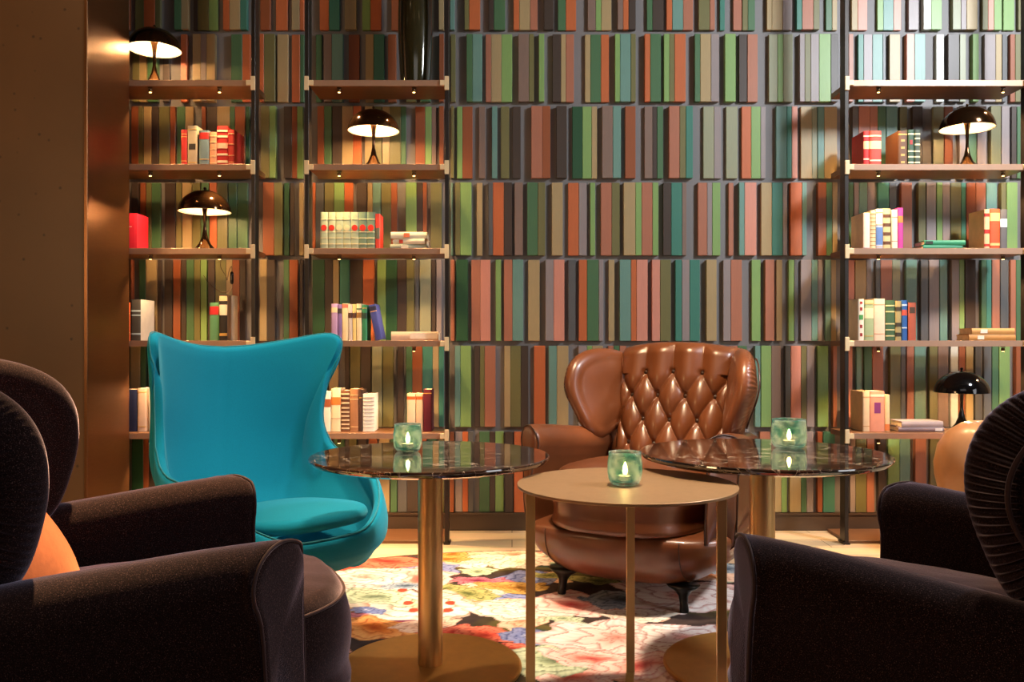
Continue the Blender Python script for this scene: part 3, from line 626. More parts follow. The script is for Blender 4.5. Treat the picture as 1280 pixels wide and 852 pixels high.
# ------------------------------------------------------------------ table lamps
m_lampmetal = mat('smoked_brass_lamp', (74,50,30), rough=.12, metal=.9, var=.03)
m_lampblack = mat('black_chrome_lamp', (22,20,20), rough=.08, metal=.6, coat=.5, var=.03)
m_lining = mat('white_shade_lining', (252,240,216), rough=.6)
m_bulb = emit('warm_bulb', (255,214,150), 45)
m_cord = mat('brown_textile_cord', (80,56,40), rough=.7)
def lamp(label, px, shelf, m, group, py_top, power=4.5, Y=4.49, cord=False):
    z = shelf_z(shelf)+.0005; H = PZ(py_top, Y)-z; R = .133
    t = thing('table_lamp', label, 'lamp', (PX(px, Y), Y, z), 0, group)
    dz = H-.012; rz = dz-.112           # rim height
    mb = MB(); mb.lathe([(.0,.0),(.058,.0),(.058,.004),(.050,.012),(.030,.036),(.016,.070),(.0085,.11),(.0075,.14),(.009,rz-.02),(.014,rz+.02),(.026,rz+.06),(.030,rz+.09)], (0,0,0), 28, cap0=False)
    mb.build('stem', m, t)
    prof = [(R*math.cos(a), .112*math.sin(a)+rz) for a in [PI/2*k/14 for k in range(14)]]+[(.010, rz+.112)]
    inner = [(max(.008, r-.003), zz-.003 if k else zz) for k, (r, zz) in enumerate(prof)]
    mb = MB(); mb.lathe(prof+[(.001, rz+.1125)], (0,0,0), 40, cap0=False)
    rings_in = inner[::-1]
    sh = mb.build('lamp_shade', m, t)
    mb = MB(); mb.lathe([(R, rz)]+inner+[(.001, rz+.108)], (0,0,0), 40, cap0=False); mb.build('shade_lining', m_lining, sh)
    mb = MB(); mb.lathe([(.0,0),(.004,.001),(.004,.006),(.007,.009),(.007,.013),(.003,.017),(0,.017)], (0,0,rz+.1118), 16, cap0=False, cap1=False); mb.build('finial', m, sh)
    mb = MB()
    mb.lathe([(.0,0),(.016,.006),(.023,.02),(.020,.034),(.010,.044),(0,.046)], (0,.040,rz+.035), 16, cap0=False, cap1=False); mb.build('bulb', m_bulb, t)
    if cord:
        mb = MB(); z0 = -z
        pts = cr([(.0,.055,.004),(.03,.12,.004),(.035,.1380,.0),(.036,.1385,-.04),(.05,.10,-.08),(.09,.06,-.13),(.10,.05,-.15),(.112,.045,-.10),(.124,.05,-.08),(.1245,.05,-.14),(.122,.055,-.195),(.06,.09,-.212),(-.01,.11,-.17),(-.05,.12,-.12)], 8)
        mb.tube(pts, .0016, 6); cd = mb.build('cord', m_cord, t)
        mb = MB(); mb.loft([[(.1245+r*.010*math.cos(a), .05+r*.009*math.sin(a), zz) for a in [2*PI*k/14 for k in range(14)]] for r, zz in ((.4,-.172),(.9,-.165),(1,-.15),(1,-.125),(.9,-.112),(.4,-.105))])
        mb.build('cord_switch', m_lampblack, cd)
    light('POINT', 'lamp_glow', (PX(px, Y), Y, z+rz+.012), power, WARM, .02)
    return t
GL='domed table lamps on the bookcase shelves'
lamp('glowing dome lamp on the top shelf of the left bookcase', 193, 0, m_lampmetal, GL, 32.5, 15)
lamp('dome lamp with hanging cord switch on the left bookcase third shelf', 256, 2, m_lampmetal, GL, 235, 9, cord=True)
lamp('glowing dome lamp on the second shelf of the middle bookcase', 467, 1, m_lampmetal, GL, 134, 13)
lamp('glowing dome lamp on the right bookcase beside green gilt books', 1209, 1, m_lampmetal, GL, 131, 10)
lamp('black dome lamp on the lowest shelf above the tan vase', 1202, 4, m_lampblack, GL, 460.5, 9)

# tall dark vase on the top shelf of the middle bookcase
m_vase = mat('dark_olive_glazed_glass', (46,42,22), rough=.10, metal=.2, coat=.8, var=.4, vscale=9, stretch=(1,1,.2))
Yv = 4.50; k_ = Yv/F
prof = [(0,0),(17.5,0),(18,3),(19,12),(21,45),(22,75),(21.5,110),(19,140),(14,170),(11,190),(12.5,205),(10.5,204),(9,190)]
mb = MB(); mb.lathe([(r*k_, z*k_) for r, z in prof], (0,0,0), 40, cap0=False, cap1=False)
v = mb.build('tall_vase', m_vase); v.location = (PX(519.5, Yv), Yv, shelf_z(0)+.0005)
tag(v, 'tall dark olive glazed vase on the top shelf of the middle bookcase', 'vase')
# round tan floor vase at the right
m_tan = mat('tan_satin_ceramic', (206,148,100), rough=.28, coat=.3, var=.05)
mb = MB(); Yt = 4.02
mb.lathe([(0,0),(.115,0),(.125,.01),(.13,.05),(.145,.16),(.165,.25),(.185,.32),(.203,.40),(.206,.46),(.19,.54),(.15,.605),(.09,.645),(.06,.655),(.052,.65),(.05,.60)], (0,0,0), 48, cap0=False, cap1=False)
v = mb.build('floor_vase', m_tan); v.location = (PX(1228, Yt), Yt, .001)
tag(v, 'round tan floor vase behind the right velvet armchair', 'vase')

# ------------------------------------------------------------------ tables
def marble():
    m = bpy.data.materials.new('dark_emperador_marble'); m.use_nodes = True; nt = m.node_tree; b = nt.nodes['Principled BSDF']
    tc = nt.nodes.new('ShaderNodeTexCoord')
    n = nt.nodes.new('ShaderNodeTexNoise'); n.inputs['Scale'].default_value = 6; n.inputs['Detail'].default_value = 8; n.inputs['Distortion'].default_value = 1.2
    nt.links.new(tc.outputs['Object'], n.inputs['Vector'])
    r1 = nt.nodes.new('ShaderNodeValToRGB'); e = r1.color_ramp.elements; e[0].position = .35; e[0].color = lin((26,16,12)); e[1].position = .7; e[1].color = lin((62,40,28))
    nt.links.new(n.outputs['Fac'], r1.inputs['Fac'])
    n2 = nt.nodes.new('ShaderNodeTexNoise'); n2.inputs['Scale'].default_value = 3.2; n2.inputs['Detail'].default_value = 5; n2.inputs['Distortion'].default_value = 2.4
    nt.links.new(tc.outputs['Object'], n2.inputs['Vector'])
    r2 = nt.nodes.new('ShaderNodeValToRGB'); r2.color_ramp.interpolation = 'LINEAR'
    e = r2.color_ramp.elements; e[0].position = .488; e[0].color = (0,0,0,1); e[1].position = .512; e[1].color = (0,0,0,1); k = r2.color_ramp.elements.new(.5); k.color = (1,1,1,1)
    nt.links.new(n2.outputs['Fac'], r2.inputs['Fac'])
    n3 = nt.nodes.new('ShaderNodeTexNoise'); n3.inputs['Scale'].default_value = 5; nt.links.new(tc.outputs['Object'], n3.inputs['Vector'])
    r3 = nt.nodes.new('ShaderNodeValToRGB'); r3.color_ramp.elements[0].position = .48; r3.color_ramp.elements[1].position = .6; nt.links.new(n3.outputs['Fac'], r3.inputs['Fac'])
    mu = nt.nodes.new('ShaderNodeMath'); mu.operation = 'MULTIPLY'; nt.links.new(r2.outputs['Color'], mu.inputs[0]); nt.links.new(r3.outputs['Color'], mu.inputs[1])
    n4 = nt.nodes.new('ShaderNodeTexNoise'); n4.inputs['Scale'].default_value = 11; n4.inputs['Detail'].default_value = 4; n4.inputs['Distortion'].default_value = 1.5
    nt.links.new(tc.outputs['Object'], n4.inputs['Vector'])
    r4 = nt.nodes.new('ShaderNodeValToRGB'); e = r4.color_ramp.elements; e[0].position = .493; e[0].color = (0,0,0,1); e[1].position = .507; e[1].color = (0,0,0,1); k = e.new(.5); k.color = (.5,.5,.5,1)
    nt.links.new(n4.outputs['Fac'], r4.inputs['Fac']); mm = nt.nodes.new('ShaderNodeMath'); mm.operation = 'MAXIMUM'; nt.links.new(mu.outputs[0], mm.inputs[0]); nt.links.new(r4.outputs['Color'], mm.inputs[1]); mu = mm
    mx = nt.nodes.new('ShaderNodeMix'); mx.data_type = 'RGBA'; nt.links.new(mu.outputs[0], mx.inputs[0]); nt.links.new(r1.outputs['Color'], mx.inputs[6]); mx.inputs[7].default_value = lin((214,190,166))
    nt.links.new(mx.outputs[2], b.inputs['Base Color']); b.inputs['Roughness'].default_value = .06; b.inputs['Coat Weight'].default_value = .6; b.inputs['Coat Roughness'].default_value = .03
    b.inputs['Specular IOR Level'].default_value = .8
    return m
m_marble = marble()
m_brass = mat('brushed_brass', (212,176,120), rough=.36, metal=.75, var=.05, vscale=40, stretch=(1,1,.1), bump=.04, bscale=400)
m_brassflat = mat('satin_brass_plate', (206,146,72), rough=.42, metal=.45, var=.06, vscale=30)
m_bronze = mat('satin_bronze_top', (160,126,92), rough=.40, metal=.55, var=.05, vscale=50)
def marble_table(label, X, Y, R, ztop, Rb, rz=0):
    t = thing('bistro_table', label, 'table', (X, Y, .0090), rz, 'round marble tables on brass columns')
    z = ztop-.009
    mb = MB(); mb.lathe([(0,z-.024),(R-.030,z-.024),(R-.008,z-.017),(R-.001,z-.009),(R,z-.006),(R-.001,z-.002),(R-.004,z),(0,z)], (0,0,0), 96, cap0=False, cap1=False)
    mb.build('table_top', m_marble, t, sharp=25)
    mb = MB(); mb.lathe([(.10,z-.034),(.10,z-.0245)], (0,0,0), 40); mb.build('mounting_plate', m_brass, t, sharp=30)
    mb = MB(); mb.lathe([(.038,.0145),(.0385,.018),(.0385,z-.034)], (0,0,0), 40); mb.build('column', m_brass, t, sharp=30)
    mb = MB(); mb.lathe([(0,0),(Rb,0),(Rb+.001,.004),(Rb,.010),(Rb-.006,.0145),(0,.0145)], (0,0,0), 96, cap0=False, cap1=False); mb.build('base_plate', m_brassflat, t, sharp=30)
    return t
T1 = (PX(538, 2.70), 2.70); T2 = (PX(953, 2.70), 2.70)
marble_table('dark marble table left of the bronze table, in front of the turquoise chair', T1[0], T1[1], .373, .675, .285)
marble_table('dark marble table right of the bronze table, before the leather armchair', T2[0], T2[1], .380, .683, .305, 2.1)

t = thing('side_table', 'low round bronze table with three thin legs, between the marble tables', 'table', (PX(783,2.38), 2.38, .0090))
Rs = .301; zt = PZ(604, 2.38)-.009
mb = MB(); mb.lathe([(0,zt-.008),(Rs-.001,zt-.008),(Rs,zt-.006),(Rs,zt-.001),(Rs-.001,zt),(0,zt)], (0,0,0), 110, cap0=False, cap1=False); mb.build('table_top', m_bronze, t, sharp=25)
for (px, py_, Yl) in ((657.5,0,2.30),(902,0,2.24),(788,0,2.655)):
    lx = PX(px, Yl)-PX(783,2.38); ly = Yl-2.38; s = .0125
    if lx < -.1: lx += .012
    mb = MB(); mb.cbox(lx-s, lx+s, ly-s*.5, ly+s*.5, 0, zt-.008, .0008)
    mb.build('leg', m_brass, t, smooth=False)
    a = math.atan2(-ly, -lx); L = math.hypot(lx, ly); c, sn = math.cos(a), math.sin(a)
    # flat foot bar running to the centre
    mb = MB(); mb.cbox(0, L-.012, -s, s, 0, .006, .0006)
    mb.v = [(lx+x*c-y*sn, ly+x*sn+y*c, z) for x, y, z in mb.v]; mb.build('foot_bar', m_brass, t, smooth=False)

# tealights in teal glass cups
def glassmat():
    m = bpy.data.materials.new('teal_crackle_glass'); m.use_nodes = True; nt = m.node_tree; b = nt.nodes['Principled BSDF']
    b.inputs['Transmission Weight'].default_value = .92; b.inputs['Roughness'].default_value = .12; b.inputs['IOR'].default_value = 1.2
    tc = nt.nodes.new('ShaderNodeTexCoord'); v = nt.nodes.new('ShaderNodeTexVoronoi'); v.feature = 'DISTANCE_TO_EDGE'; v.inputs['Scale'].default_value = 34
    n = nt.nodes.new('ShaderNodeTexNoise'); n.inputs['Scale'].default_value = 34; n.inputs['Detail'].default_value = 5
    nt.links.new(tc.outputs['Object'], v.inputs['Vector']); nt.links.new(tc.outputs['Object'], n.inputs['Vector'])
    r = nt.nodes.new('ShaderNodeValToRGB'); e = r.color_ramp.elements; e[0].position = .40; e[0].color = lin((100,170,166)); e[1].position = .58; e[1].color = lin((226,242,236))
    nt.links.new(n.outputs['Fac'], r.inputs['Fac']); nt.links.new(r.outputs['Color'], b.inputs['Base Color'])
    bp = nt.nodes.new('ShaderNodeBump'); bp.inputs['Strength'].default_value = .6; bp.inputs['Distance'].default_value = .002
    nt.links.new(v.outputs['Distance'], bp.inputs['Height']); nt.links.new(bp.outputs['Normal'], b.inputs['Normal'])
    tr = nt.nodes.new('ShaderNodeBsdfTranslucent'); nt.links.new(r.outputs['Color'], tr.inputs['Color']); mxs = nt.nodes.new('ShaderNodeMixShader'); mxs.inputs[0].default_value = .07
    out = nt.nodes['Material Output']; nt.links.new(b.outputs[0], mxs.inputs[1]); nt.links.new(tr.outputs[0], mxs.inputs[2]); nt.links.new(mxs.outputs[0], out.inputs[0])
    return m
m_glass = glassmat(); m_wax = mat('white_wax', (246,232,204), rough=.4); m_alu = mat('tealight_tin', (190,186,178), rough=.3, metal=.9)
m_flame = emit('candle_flame', (255,210,130), 120); m_wick = mat('burnt_wick', (30,22,18), rough=.8)
def votive(label, X, Y, z, r=.046, h=.088):
    g = thing('candle_holder', label, 'candle holder', (X, Y, z), random.uniform(0,3), 'teal glass candle holders')
    o = [(0,.0),(r*.66,.0),(r*.82,.004),(r*.94,.016),(r,.034),(r*.99,.060),(r*.93,h-.006),(r*.93,h)]
    i = [(r*.88,h),(r*.88,h-.008),(r*.93,.060),(r*.94,.034),(r*.87,.018),(r*.7,.010),(0,.009)]
    mb = MB(); mb.lathe(o+i, (0,0,0), 40, cap0=False, cap1=False); mb.build('glass_cup', m_glass, g)
    c = thing('tealight', 'lit tealight inside the '+label, 'candle', (X, Y, z+.0095), 0, 'lit tealights')
    mb = MB(); mb.lathe([(0,0),(.0185,0),(.019,.001),(.019,.015),(.0183,.015),(.0183,.012)], (0,0,0), 28, cap0=False, cap1=False); mb.build('tin_cup', m_alu, c, sharp=40)
    mb = MB(); mb.lathe([(.018,.0015),(.0182,.0125),(.003,.0118),(0,.0118)], (0,0,0), 28, cap1=False); mb.build('wax', m_wax, c, sharp=40)
    mb = MB(); mb.tube([(0,0,.0115),(.0003,0,.016),(.001,0,.019)], .0007, 6); mb.build('wick', m_wick, c)
    mb = MB(); mb.lathe([(0,.016),(.0050,.020),(.0072,.028),(.0058,.038),(.0026,.048),(0,.053)], (.0008,0,0), 14, cap0=False, cap1=False); mb.build('flame', m_flame, c)
    light('POINT', 'tealight_glow', (X, Y, z+.040), 1.3, (1,.62,.28), .006)
votive('teal glass candle holder on the left marble table', PX(509.5,2.78), 2.78, .6755)
votive('teal glass candle holder on the low bronze table', PX(781,2.36), 2.36, zt+.0095, .0475, .090)
votive('teal glass candle holder on the right marble table', PX(986,2.80), 2.80, .6835, .057, .094)

# ------------------------------------------------------------------ egg-shaped lounge chair
m_teal = mat('turquoise_wool', (0,128,154), rough=.85, sheen=.25, sheen_rough=.5, sheen_tint=(150,220,220), spec=.2, var=.06, vscale=250, bump=.25, bscale=700, bdist=.0008)
m_teal_pipe = mat('turquoise_piping', (20,124,136), rough=.8, sheen=.3)
m_alum = mat('polished_aluminium', (200,200,200), rough=.15, metal=1)
def egg_chair(label, X, Y, face, s=1.0):
    rz = math.atan2(face[1], face[0])-PI/2
    t = thing('lounge_chair', label, 'chair', (X, Y, .0090), rz)
    half = [((0,.345,.335),(0,.32,.27)),((.15,.338,.345),(.15,.31,.27)),((.265,.275,.40),(.27,.27,.29)),((.330,.18,.482),(.325,.19,.33)),((.366,.05,.528),(.35,.07,.37)),
            ((.368,-.06,.548),(.345,-.05,.40)),((.352,-.145,.598),(.31,-.15,.42)),((.342,-.182,.705),(.29,-.21,.44)),((.356,-.165,.860),(.27,-.25,.44)),((.384,-.130,.965),(.25,-.28,.44)),
            ((.386,-.130,1.015),(.22,-.30,.44)),((.350,-.175,1.035),(.19,-.315,.44)),((.23,-.265,1.008),(.13,-.33,.44)),((.11,-.325,.986),(.06,-.335,.44)),((0,-.345,.978),(0,-.34,.44))]
    rim = cr([h[0] for h in half], 5); q = cr([h[1] for h in half], 5); N = len(rim)
    def station(i):
        r = rim[i]; b = q[i]; f = i/(N-1); hz = r.z-b.z
        ang = math.atan2(b.x, b.y)
        if r.z > .62:   # back: spine leans, bulges backwards
            k = sstep(.62,.9,r.z)
            m1 = r.lerp(b, .35)+Vector((0,-.030*k,0)); m2 = r.lerp(b, .7)+Vector((0,-.035*k,0))
            m1.x += .0*k; m2.x += .02*min(1,r.x/.3)*k
        else: m1 = r.lerp(b, .33)+Vector((b.x,b.y*.5,0))*.04; m2 = r.lerp(b, .66)+Vector((b.x,b.y*.5,0))*.05
        low = Vector((b.x*.80, b.y*.80, b.z-.10 if b.z > .3 else b.z-.03-.04*(b.z-.25)/.05)); lo2 = Vector((b.x*.50, b.y*.50, .222)); bot = Vector((b.x*.12, b.y*.12, .205))
        bb = b.copy(); 
        return cr([r, m1, m2, bb, low, lo2, bot], 6)
    st = [station(i) for i in range(N)]
    full = st + [[Vector((-p.x, p.y, p.z)) for p in s_] for s_ in reversed(st[1:-1])]
    M = len(full); K = len(full[0])
    # outward offset surface using numerical normals
    def nrm(i, j):
        a = full[(i+1) % M][j]-full[(i-1) % M][j]; b = full[i][min(j+1, K-1)]-full[i][max(j-1, 0)]
        n = a.cross(b); return n.normalized() if n.length > 1e-9 else Vector((0,0,1))
    th = .018
    cen = Vector((0,0,.45)); rings = []
    sgn = 1 if nrm(M//2, K//2).dot(full[M//2][K//2]-cen) > 0 else -1
    P = [[None]*K for _ in range(M)]; O = [[None]*K for _ in range(M)]
    for i in range(M):
        for j in range(K):
            n = nrm(i, j)*sgn
            P[i][j] = full[i][j]-n*th; O[i][j] = full[i][j]+n*th
    cols = []
    for i in range(M):
        r0 = full[i][0]; n = nrm(i, 0)*sgn; up = (full[i][0]-full[i][1]).normalized()
        arc = [r0+n*th*math.cos(a)+up*th*math.sin(a) for a in [PI*k/6 for k in range(7)]]
        cols.append(list(reversed(O[i][1:]))+arc+P[i][1:])
    mb = MB(); mb.loft([cols[i] for i in range(M)]+[cols[0]], False, False, False)
    mb.build('shell', m_teal, t, merge=True)
    mb = MB(); mb.tube([full[i][0]+(full[i][0]-full[i][1]).normalized()*(th+.0005)+ nrm(i,0)*sgn*.010 for i in range(M)], .0026, 6, closed=True)
    mb.build('piping', m_teal_pipe, t)
    # seat cushion
    out = []
    for k in range(64):
        a = 2*PI*k/64; c_, s_ = math.cos(a), math.sin(a); e = 2/2.5
        x = .262*abs(c_)**e*(1 if c_ > 0 else -1); y = (.255 if s_ > 0 else .24)*abs(s_)**e*(1 if s_ > 0 else -1)
        out.append((x*(1-.10*(y < 0)*(-y/.25)), y+.085))
    mb = slab(out, .026, .025, .026, lambda u, v, w: Vector((u, v+.02, .398+w+.04*(v-.1)+.04*sstep(.2,-.2,v)*0)), 5, 8)
    mb.build('seat_cushion', m_teal, t)
    mb = MB(); mb.lathe([(.030,.06),(.030,.12),(.022,.125),(.022,.215)], (0,0,0), 24); mb.build('swivel_column', m_alum, t, sharp=30)
    for k in range(4):
        a = PI/4-rz+k*PI/2; c, s_ = math.cos(a), math.sin(a); rings = []
        for r, z, w, h in ((.02,.075,.024,.022),(.12,.06,.020,.017),(.22,.036,.016,.012),(.275,.020,.015,.009),(.285,.012,.013,.005)):
            rings.append([Vector((c*r-s_*w*x_, s_*r+c*w*x_, z+h*z_)) for x_, z_ in ((-1,-.8),(1,-.8),(1,.3),(.6,1),(-.6,1),(-1,.3))])
        mb = MB(); mb.loft(rings); mb.lathe([(.012,0),(.012,.012)], (c*.27, s_*.27, 0), 12); mb.build('base_foot', m_alum, t, sharp=40)
    return t
egg_chair('turquoise egg shaped lounge chair in front of the left bookcases', -.875, 3.16, (.74,-.67))

# ------------------------------------------------------------------ wing armchairs
m_leather = mat('brown_leather', (100,54,28), rough=.35, coat=.2, spec=.55, var=.14, vscale=7, bump=.12, bscale=260, bdist=.0008)
m_leather_pipe = mat('dark_leather_piping', (52,28,16), rough=.4)
m_velvet = mat('aubergine_velvet', (20,9,8), rough=.9, sheen=1.0, sheen_rough=.32, sheen_tint=(206,192,222), spec=.05, var=.5, vscale=260, bump=.5, bscale=420, bdist=.0012)
m_velvet_pipe = mat('aubergine_velvet_piping', (48,34,36), rough=.7, sheen=1.0, sheen_rough=.3, sheen_tint=(170,150,150), spec=.1)
def painted_glints(m, c=(86,64,62), sc=620):  # lighter flecks mixed into the base colour stand in for velvet sheen
    nt = m.node_tree; b = nt.nodes['Principled BSDF']; src = b.inputs['Base Color'].links[0].from_socket; tc = nt.nodes['Texture Coordinate']
    n = nt.nodes.new('ShaderNodeTexNoise'); n.inputs['Scale'].default_value = sc; n.inputs['Detail'].default_value = 1; nt.links.new(tc.outputs['Object'], n.inputs['Vector'])
    rp = nt.nodes.new('ShaderNodeValToRGB'); rp.color_ramp.elements[0].position = .60; rp.color_ramp.elements[1].position = .74; nt.links.new(n.outputs['Fac'], rp.inputs['Fac'])
    mx = nt.nodes.new('ShaderNodeMix'); mx.data_type = 'RGBA'; nt.links.new(rp.outputs['Color'], mx.inputs[0]); nt.links.new(src, mx.inputs[6]); mx.inputs[7].default_value = lin(c)
    nt.links.new(mx.outputs[2], b.inputs['Base Color'])
painted_glints(m_velvet)
m_peach = mat('peach_velvet', (146,82,52), rough=.8, sheen=.5, sheen_rough=.4, sheen_tint=(240,170,130), spec=.15, var=.12, vscale=70, bump=.3, bscale=400, bdist=.001)
m_legs = mat('dark_grey_metal_leg', (44,44,42), rough=.3, metal=.7)
def sup(a, hw, yf, yb, e):
    c_, s_ = math.cos(a), math.sin(a)
    return (hw*abs(c_)**(2/e)*(1 if c_ >= 0 else -1), (yf if s_ >= 0 else yb)*abs(s_)**(2/e)*(1 if s_ >= 0 else -1))
def armchair(label, X, Y, face, body, pipe, back_m, tufted, group, z0=.0090, pleat=.0035):
    PF = 70 if tufted else 92
    rz = math.atan2(face[1], face[0])-PI/2
    t = thing('wing_armchair', label, 'armchair', (X, Y, z0), rz, group)
    # --- body tub
    lv = [(.098,.20,.24,.26,3.0),(.100,.27,.30,.34,3.0),(.112,.310,.330,.37,3.0),(.14,.352,.356,.40,3.1),(.175,.392,.378,.42,3.4),(.22,.420,.390,.44,3.7),(.265,.437,.392,.45,3.9),(.284,.437,.388,.45,3.9),(.294,.428,.372,.44,3.7),(.297,.38,.33,.42,3.4)]
    mb = MB(); mb.loft([[(*sup(2*PI*k/88, hw, yf, yb, e), z) for k in range(88)] for z, hw, yf, yb, e in lv]); mb.build('seat_base', body, t)
    for s in (-1, 1):   # seams of the front
        pts = []
        for z, hw, yf, yb, e in lv[1:8]:
            x = .27; xx = min(.999, x/hw); pts.append((s*x, yf*(1-xx**e)**(1/e)+.0006, z))
        if True:
            mb = MB(); mb.tube(cr(pts, 4), .0022, 6); mb.build('seam', pipe, t)
    # --- seat cushion
    out = []
    for k in range(96):
        x, y = sup(2*PI*k/96, .318, .452, .30, 3.6 if math.sin(2*PI*k/96) < 0 else 2.7); out.append((x, y))
    wr = lambda u, v, w, side, s_, f: .0014*math.sin(u*60+v*25)*math.sin(v*40-u*12)
    mb = slab(out, .112, .052, .028, lambda u, v, w: Vector((u*(1+.10*sstep(-.055,-.112,w)), v*(1+.07*sstep(-.055,-.112,w)), .400+w+.03*(v-.1))), 7, 8, disp=wr, crown_back=0)
    cu = mb.build('seat_cushion', body, t)
    for zz, off in ((.085, .0),):
        pts = [Vector((p[0]*1.0, p[1]*1.0, .388+zz+.03*(p[1]-.1))) for p in [(cx_*.985, cy_*.985) for cx_, cy_ in out]]
        # follow the rounded rim
        a = math.asin(min(1, zz/.112)); pts = []
        n = len(out); cx = sum(p[0] for p in out)/n; cy = sum(p[1] for p in out)/n
        for p in out:
            L = math.hypot(p[0]-cx, p[1]-cy); s_ = 1-(1-math.cos(a))*.052/L+.002/L
            u = cx+(p[0]-cx)*s_; v = cy+(p[1]-cy)*s_; pts.append(Vector((u, v, .400+zz+.03*(v-.1))))
        mb = MB(); mb.tube(pts, .0035, 6, closed=True); mb.build('piping', pipe, cu)
    # --- arms
    for s in (-1, 1):
        path = cr([(.345,-.36,.625),(.352,-.22,.632),(.368,-.05,.650),(.385,.12,.668),(.397,.235,.676),(.400,.275,.676)], 6)
        def prof(p, tg, sc=1.0, inset=0.0):
            side = Vector((tg.y, -tg.x, 0)).normalized()   # outward for +x arm
            R = .068; zt_ = p.z; zc = zt_-R; L = []
            for k in range(13):      # top roll from outer to inner
                a = -0.35+(PI+.7)*k/12
                L.append((R*math.cos(a), zc+R*math.sin(a)))
            zb = .22
            inner = [(-.050, zc-.06),(-.046, zc-.14),(-.048, .38),(-.05, .28),(-.05, zb)]
            outer = [(-.03, zb),(.030,.26),(.044,.36),(.046, zc-.14),(.050, zc-.06)]
            L = L+inner+outer
            cz = (zt_+zb)/2
            res = []
            for u, z in L:
                u2 = u*(1-inset/.068) if inset else u; z2 = z-(inset if z > zc else 0)
                res.append(Vector((p.x, p.y, 0))+side*u2+Vector((0,0,z2)))
            return res
        rings = []
        for i, p in enumerate(path):
            tg = (path[min(i+1, len(path)-1)]-path[max(i-1, 0)]); tg.z = 0; tg.normalize(); rings.append(prof(p, tg))
        endp = path[-1]; tg0 = Vector((.18,.98,0)).normalized()
        yaw = Vector((.42,.91,0)).normalized()
        for k in range(1, 6):        # rounded front edge, panel yawed outwards
            a = k/5*PI/2; q = endp+tg0*(.016*math.sin(a)); rings.append(prof(q, tg0.lerp(yaw, .0), inset=.016*(1-math.cos(a))))
        # bend front outwards: outer side of the last rings pulled back
        m_ = []
        for r in rings:
            rr = []
            for v in r:
                f = sstep(.16,.29, v.y); outw = max(0, v.x-.36)
                w = Vector((v.x, v.y-outw*(.75+(.45 if tufted else 0)*sstep(.58,.40,v.z))*f+(.038 if tufted else .006)*sstep(.60,.40,v.z)*sstep(.05,.27,v.y)-.10*sstep(.28,.22,v.z)*sstep(0,.25,v.y), v.z)); rr.append(Vector((s*w.x, w.y, w.z)))
            m_.append(rr)
        mb = MB(); mb.loft(m_); am = mb.build('armrest', body, t)
        ed = m_[-4]; q = ed[:13+5]+ed[18:]
        mb = MB()
        cpt = sum(q, Vector())/len(q)
        lp = [v+(v-cpt).normalized()*.0015+Vector((0,.002,0)) for v in q]
        mb.tube(cr(lp, 2, closed=True), .0034, 6, closed=True); mb.build('piping', pipe, am)
        # --- wing: ear-shaped cushion whose front flares outwards
        wo = [(-.50,.62),(-.38,.600),(-.27,.570),(-.20,.583),(-.148,.635),(-.120,.71),(-.106,.79),(-.114,.865),(-.150,.925),(-.215,.965),(-.30,.985),(-.40,.985),(-.50,.965),(-.53,.90),(-.54,.75)]
        wo = [(v.x, v.y) for v in cr([(a, b, 0) for a, b in wo], 16 if tufted else 50, closed=True)]
        def wmap(u, v, w, s=s):
            f = sstep(-.52,-.05,u); top = sstep(.58,.85,v)
            x = .268+.112*f**.9*(.55+.45*top)+.022*top
            nx = 1.0; ny = -.45*(.3+.7*f)
            return Vector((s*(x+w*nx), u+w*ny, v))
        def pl(u, v, w, side, s_, f):
            # gathered pleats radiating over the outer rim
            ang = math.atan2(v-.80, u+.315); d = math.hypot((v-.795)*1.1, (u+.325))
            band = sstep(.145,.175,d)*(1 if side > 0 else 0)
            on = sstep(.60,.66,v)*sstep(-.45,-.36,u)
            return pleat*band*on*(1-sstep(.96,1.0,s_)*.3)*(math.sin(ang*PF+1.5*math.sin(ang*9))+.4*math.sin(ang*PF*.61+d*30))
        mb = slab(wo, .040, .060, .016, wmap, 9, 16, disp=pl, crown_back=.022); wg = mb.build('wing', body, t)
        # piping that rings the plain centre of the outer face
        ring = []
        for k in range(72):
            a = 2*PI*k/72; u = -.325+.172*math.cos(a); v = .795+.150*math.sin(a); ring.append(wmap(u, v, .052))
        mb = MB(); mb.tube(ring, .004, 6, closed=True); mb.build('piping', pipe, wg)
    # --- inner back
    if tufted:
        HW = .262; ZB, ZT = .40, 1.018; nx_, nz_ = 130, 160
        dx, dz = .063, .108; zr1 = .880
        def bp_(x, z): # lattice coords
            return (x/dx + (zr1-z)/dz)/2, (x/dx - (zr1-z)/dz)/2
        def front(x, z):
            e = 1-abs(x/HW)**6
            dome = .055*max(0, e)**.5 + .03*(1-(x/HW)**2)
            if z <= zr1:
                a, b = bp_(x, z); btn = math.hypot(a-round(a), b-round(b))
            else:
                a = b = x/(2*dx); btn = math.hypot(1.4*(a-round(a)), (z-zr1)/.10)
            h = abs(math.sin(PI*a))**.55*abs(math.sin(PI*b))**.55
            if z > zr1 and abs(x) > 3*dx: h = 1
            h -= .5*math.exp(-(btn*7)**2)
            fade = sstep(ZT+.0, ZT-.03, z)
            edge = sstep(HW, HW-.03, abs(x))
            lean = -.335-.17*((z-.4)/.6)
            return lean + dome + .030*(h-.6)*edge*(.3+.7*fade)
        mb = MB(); rings = []
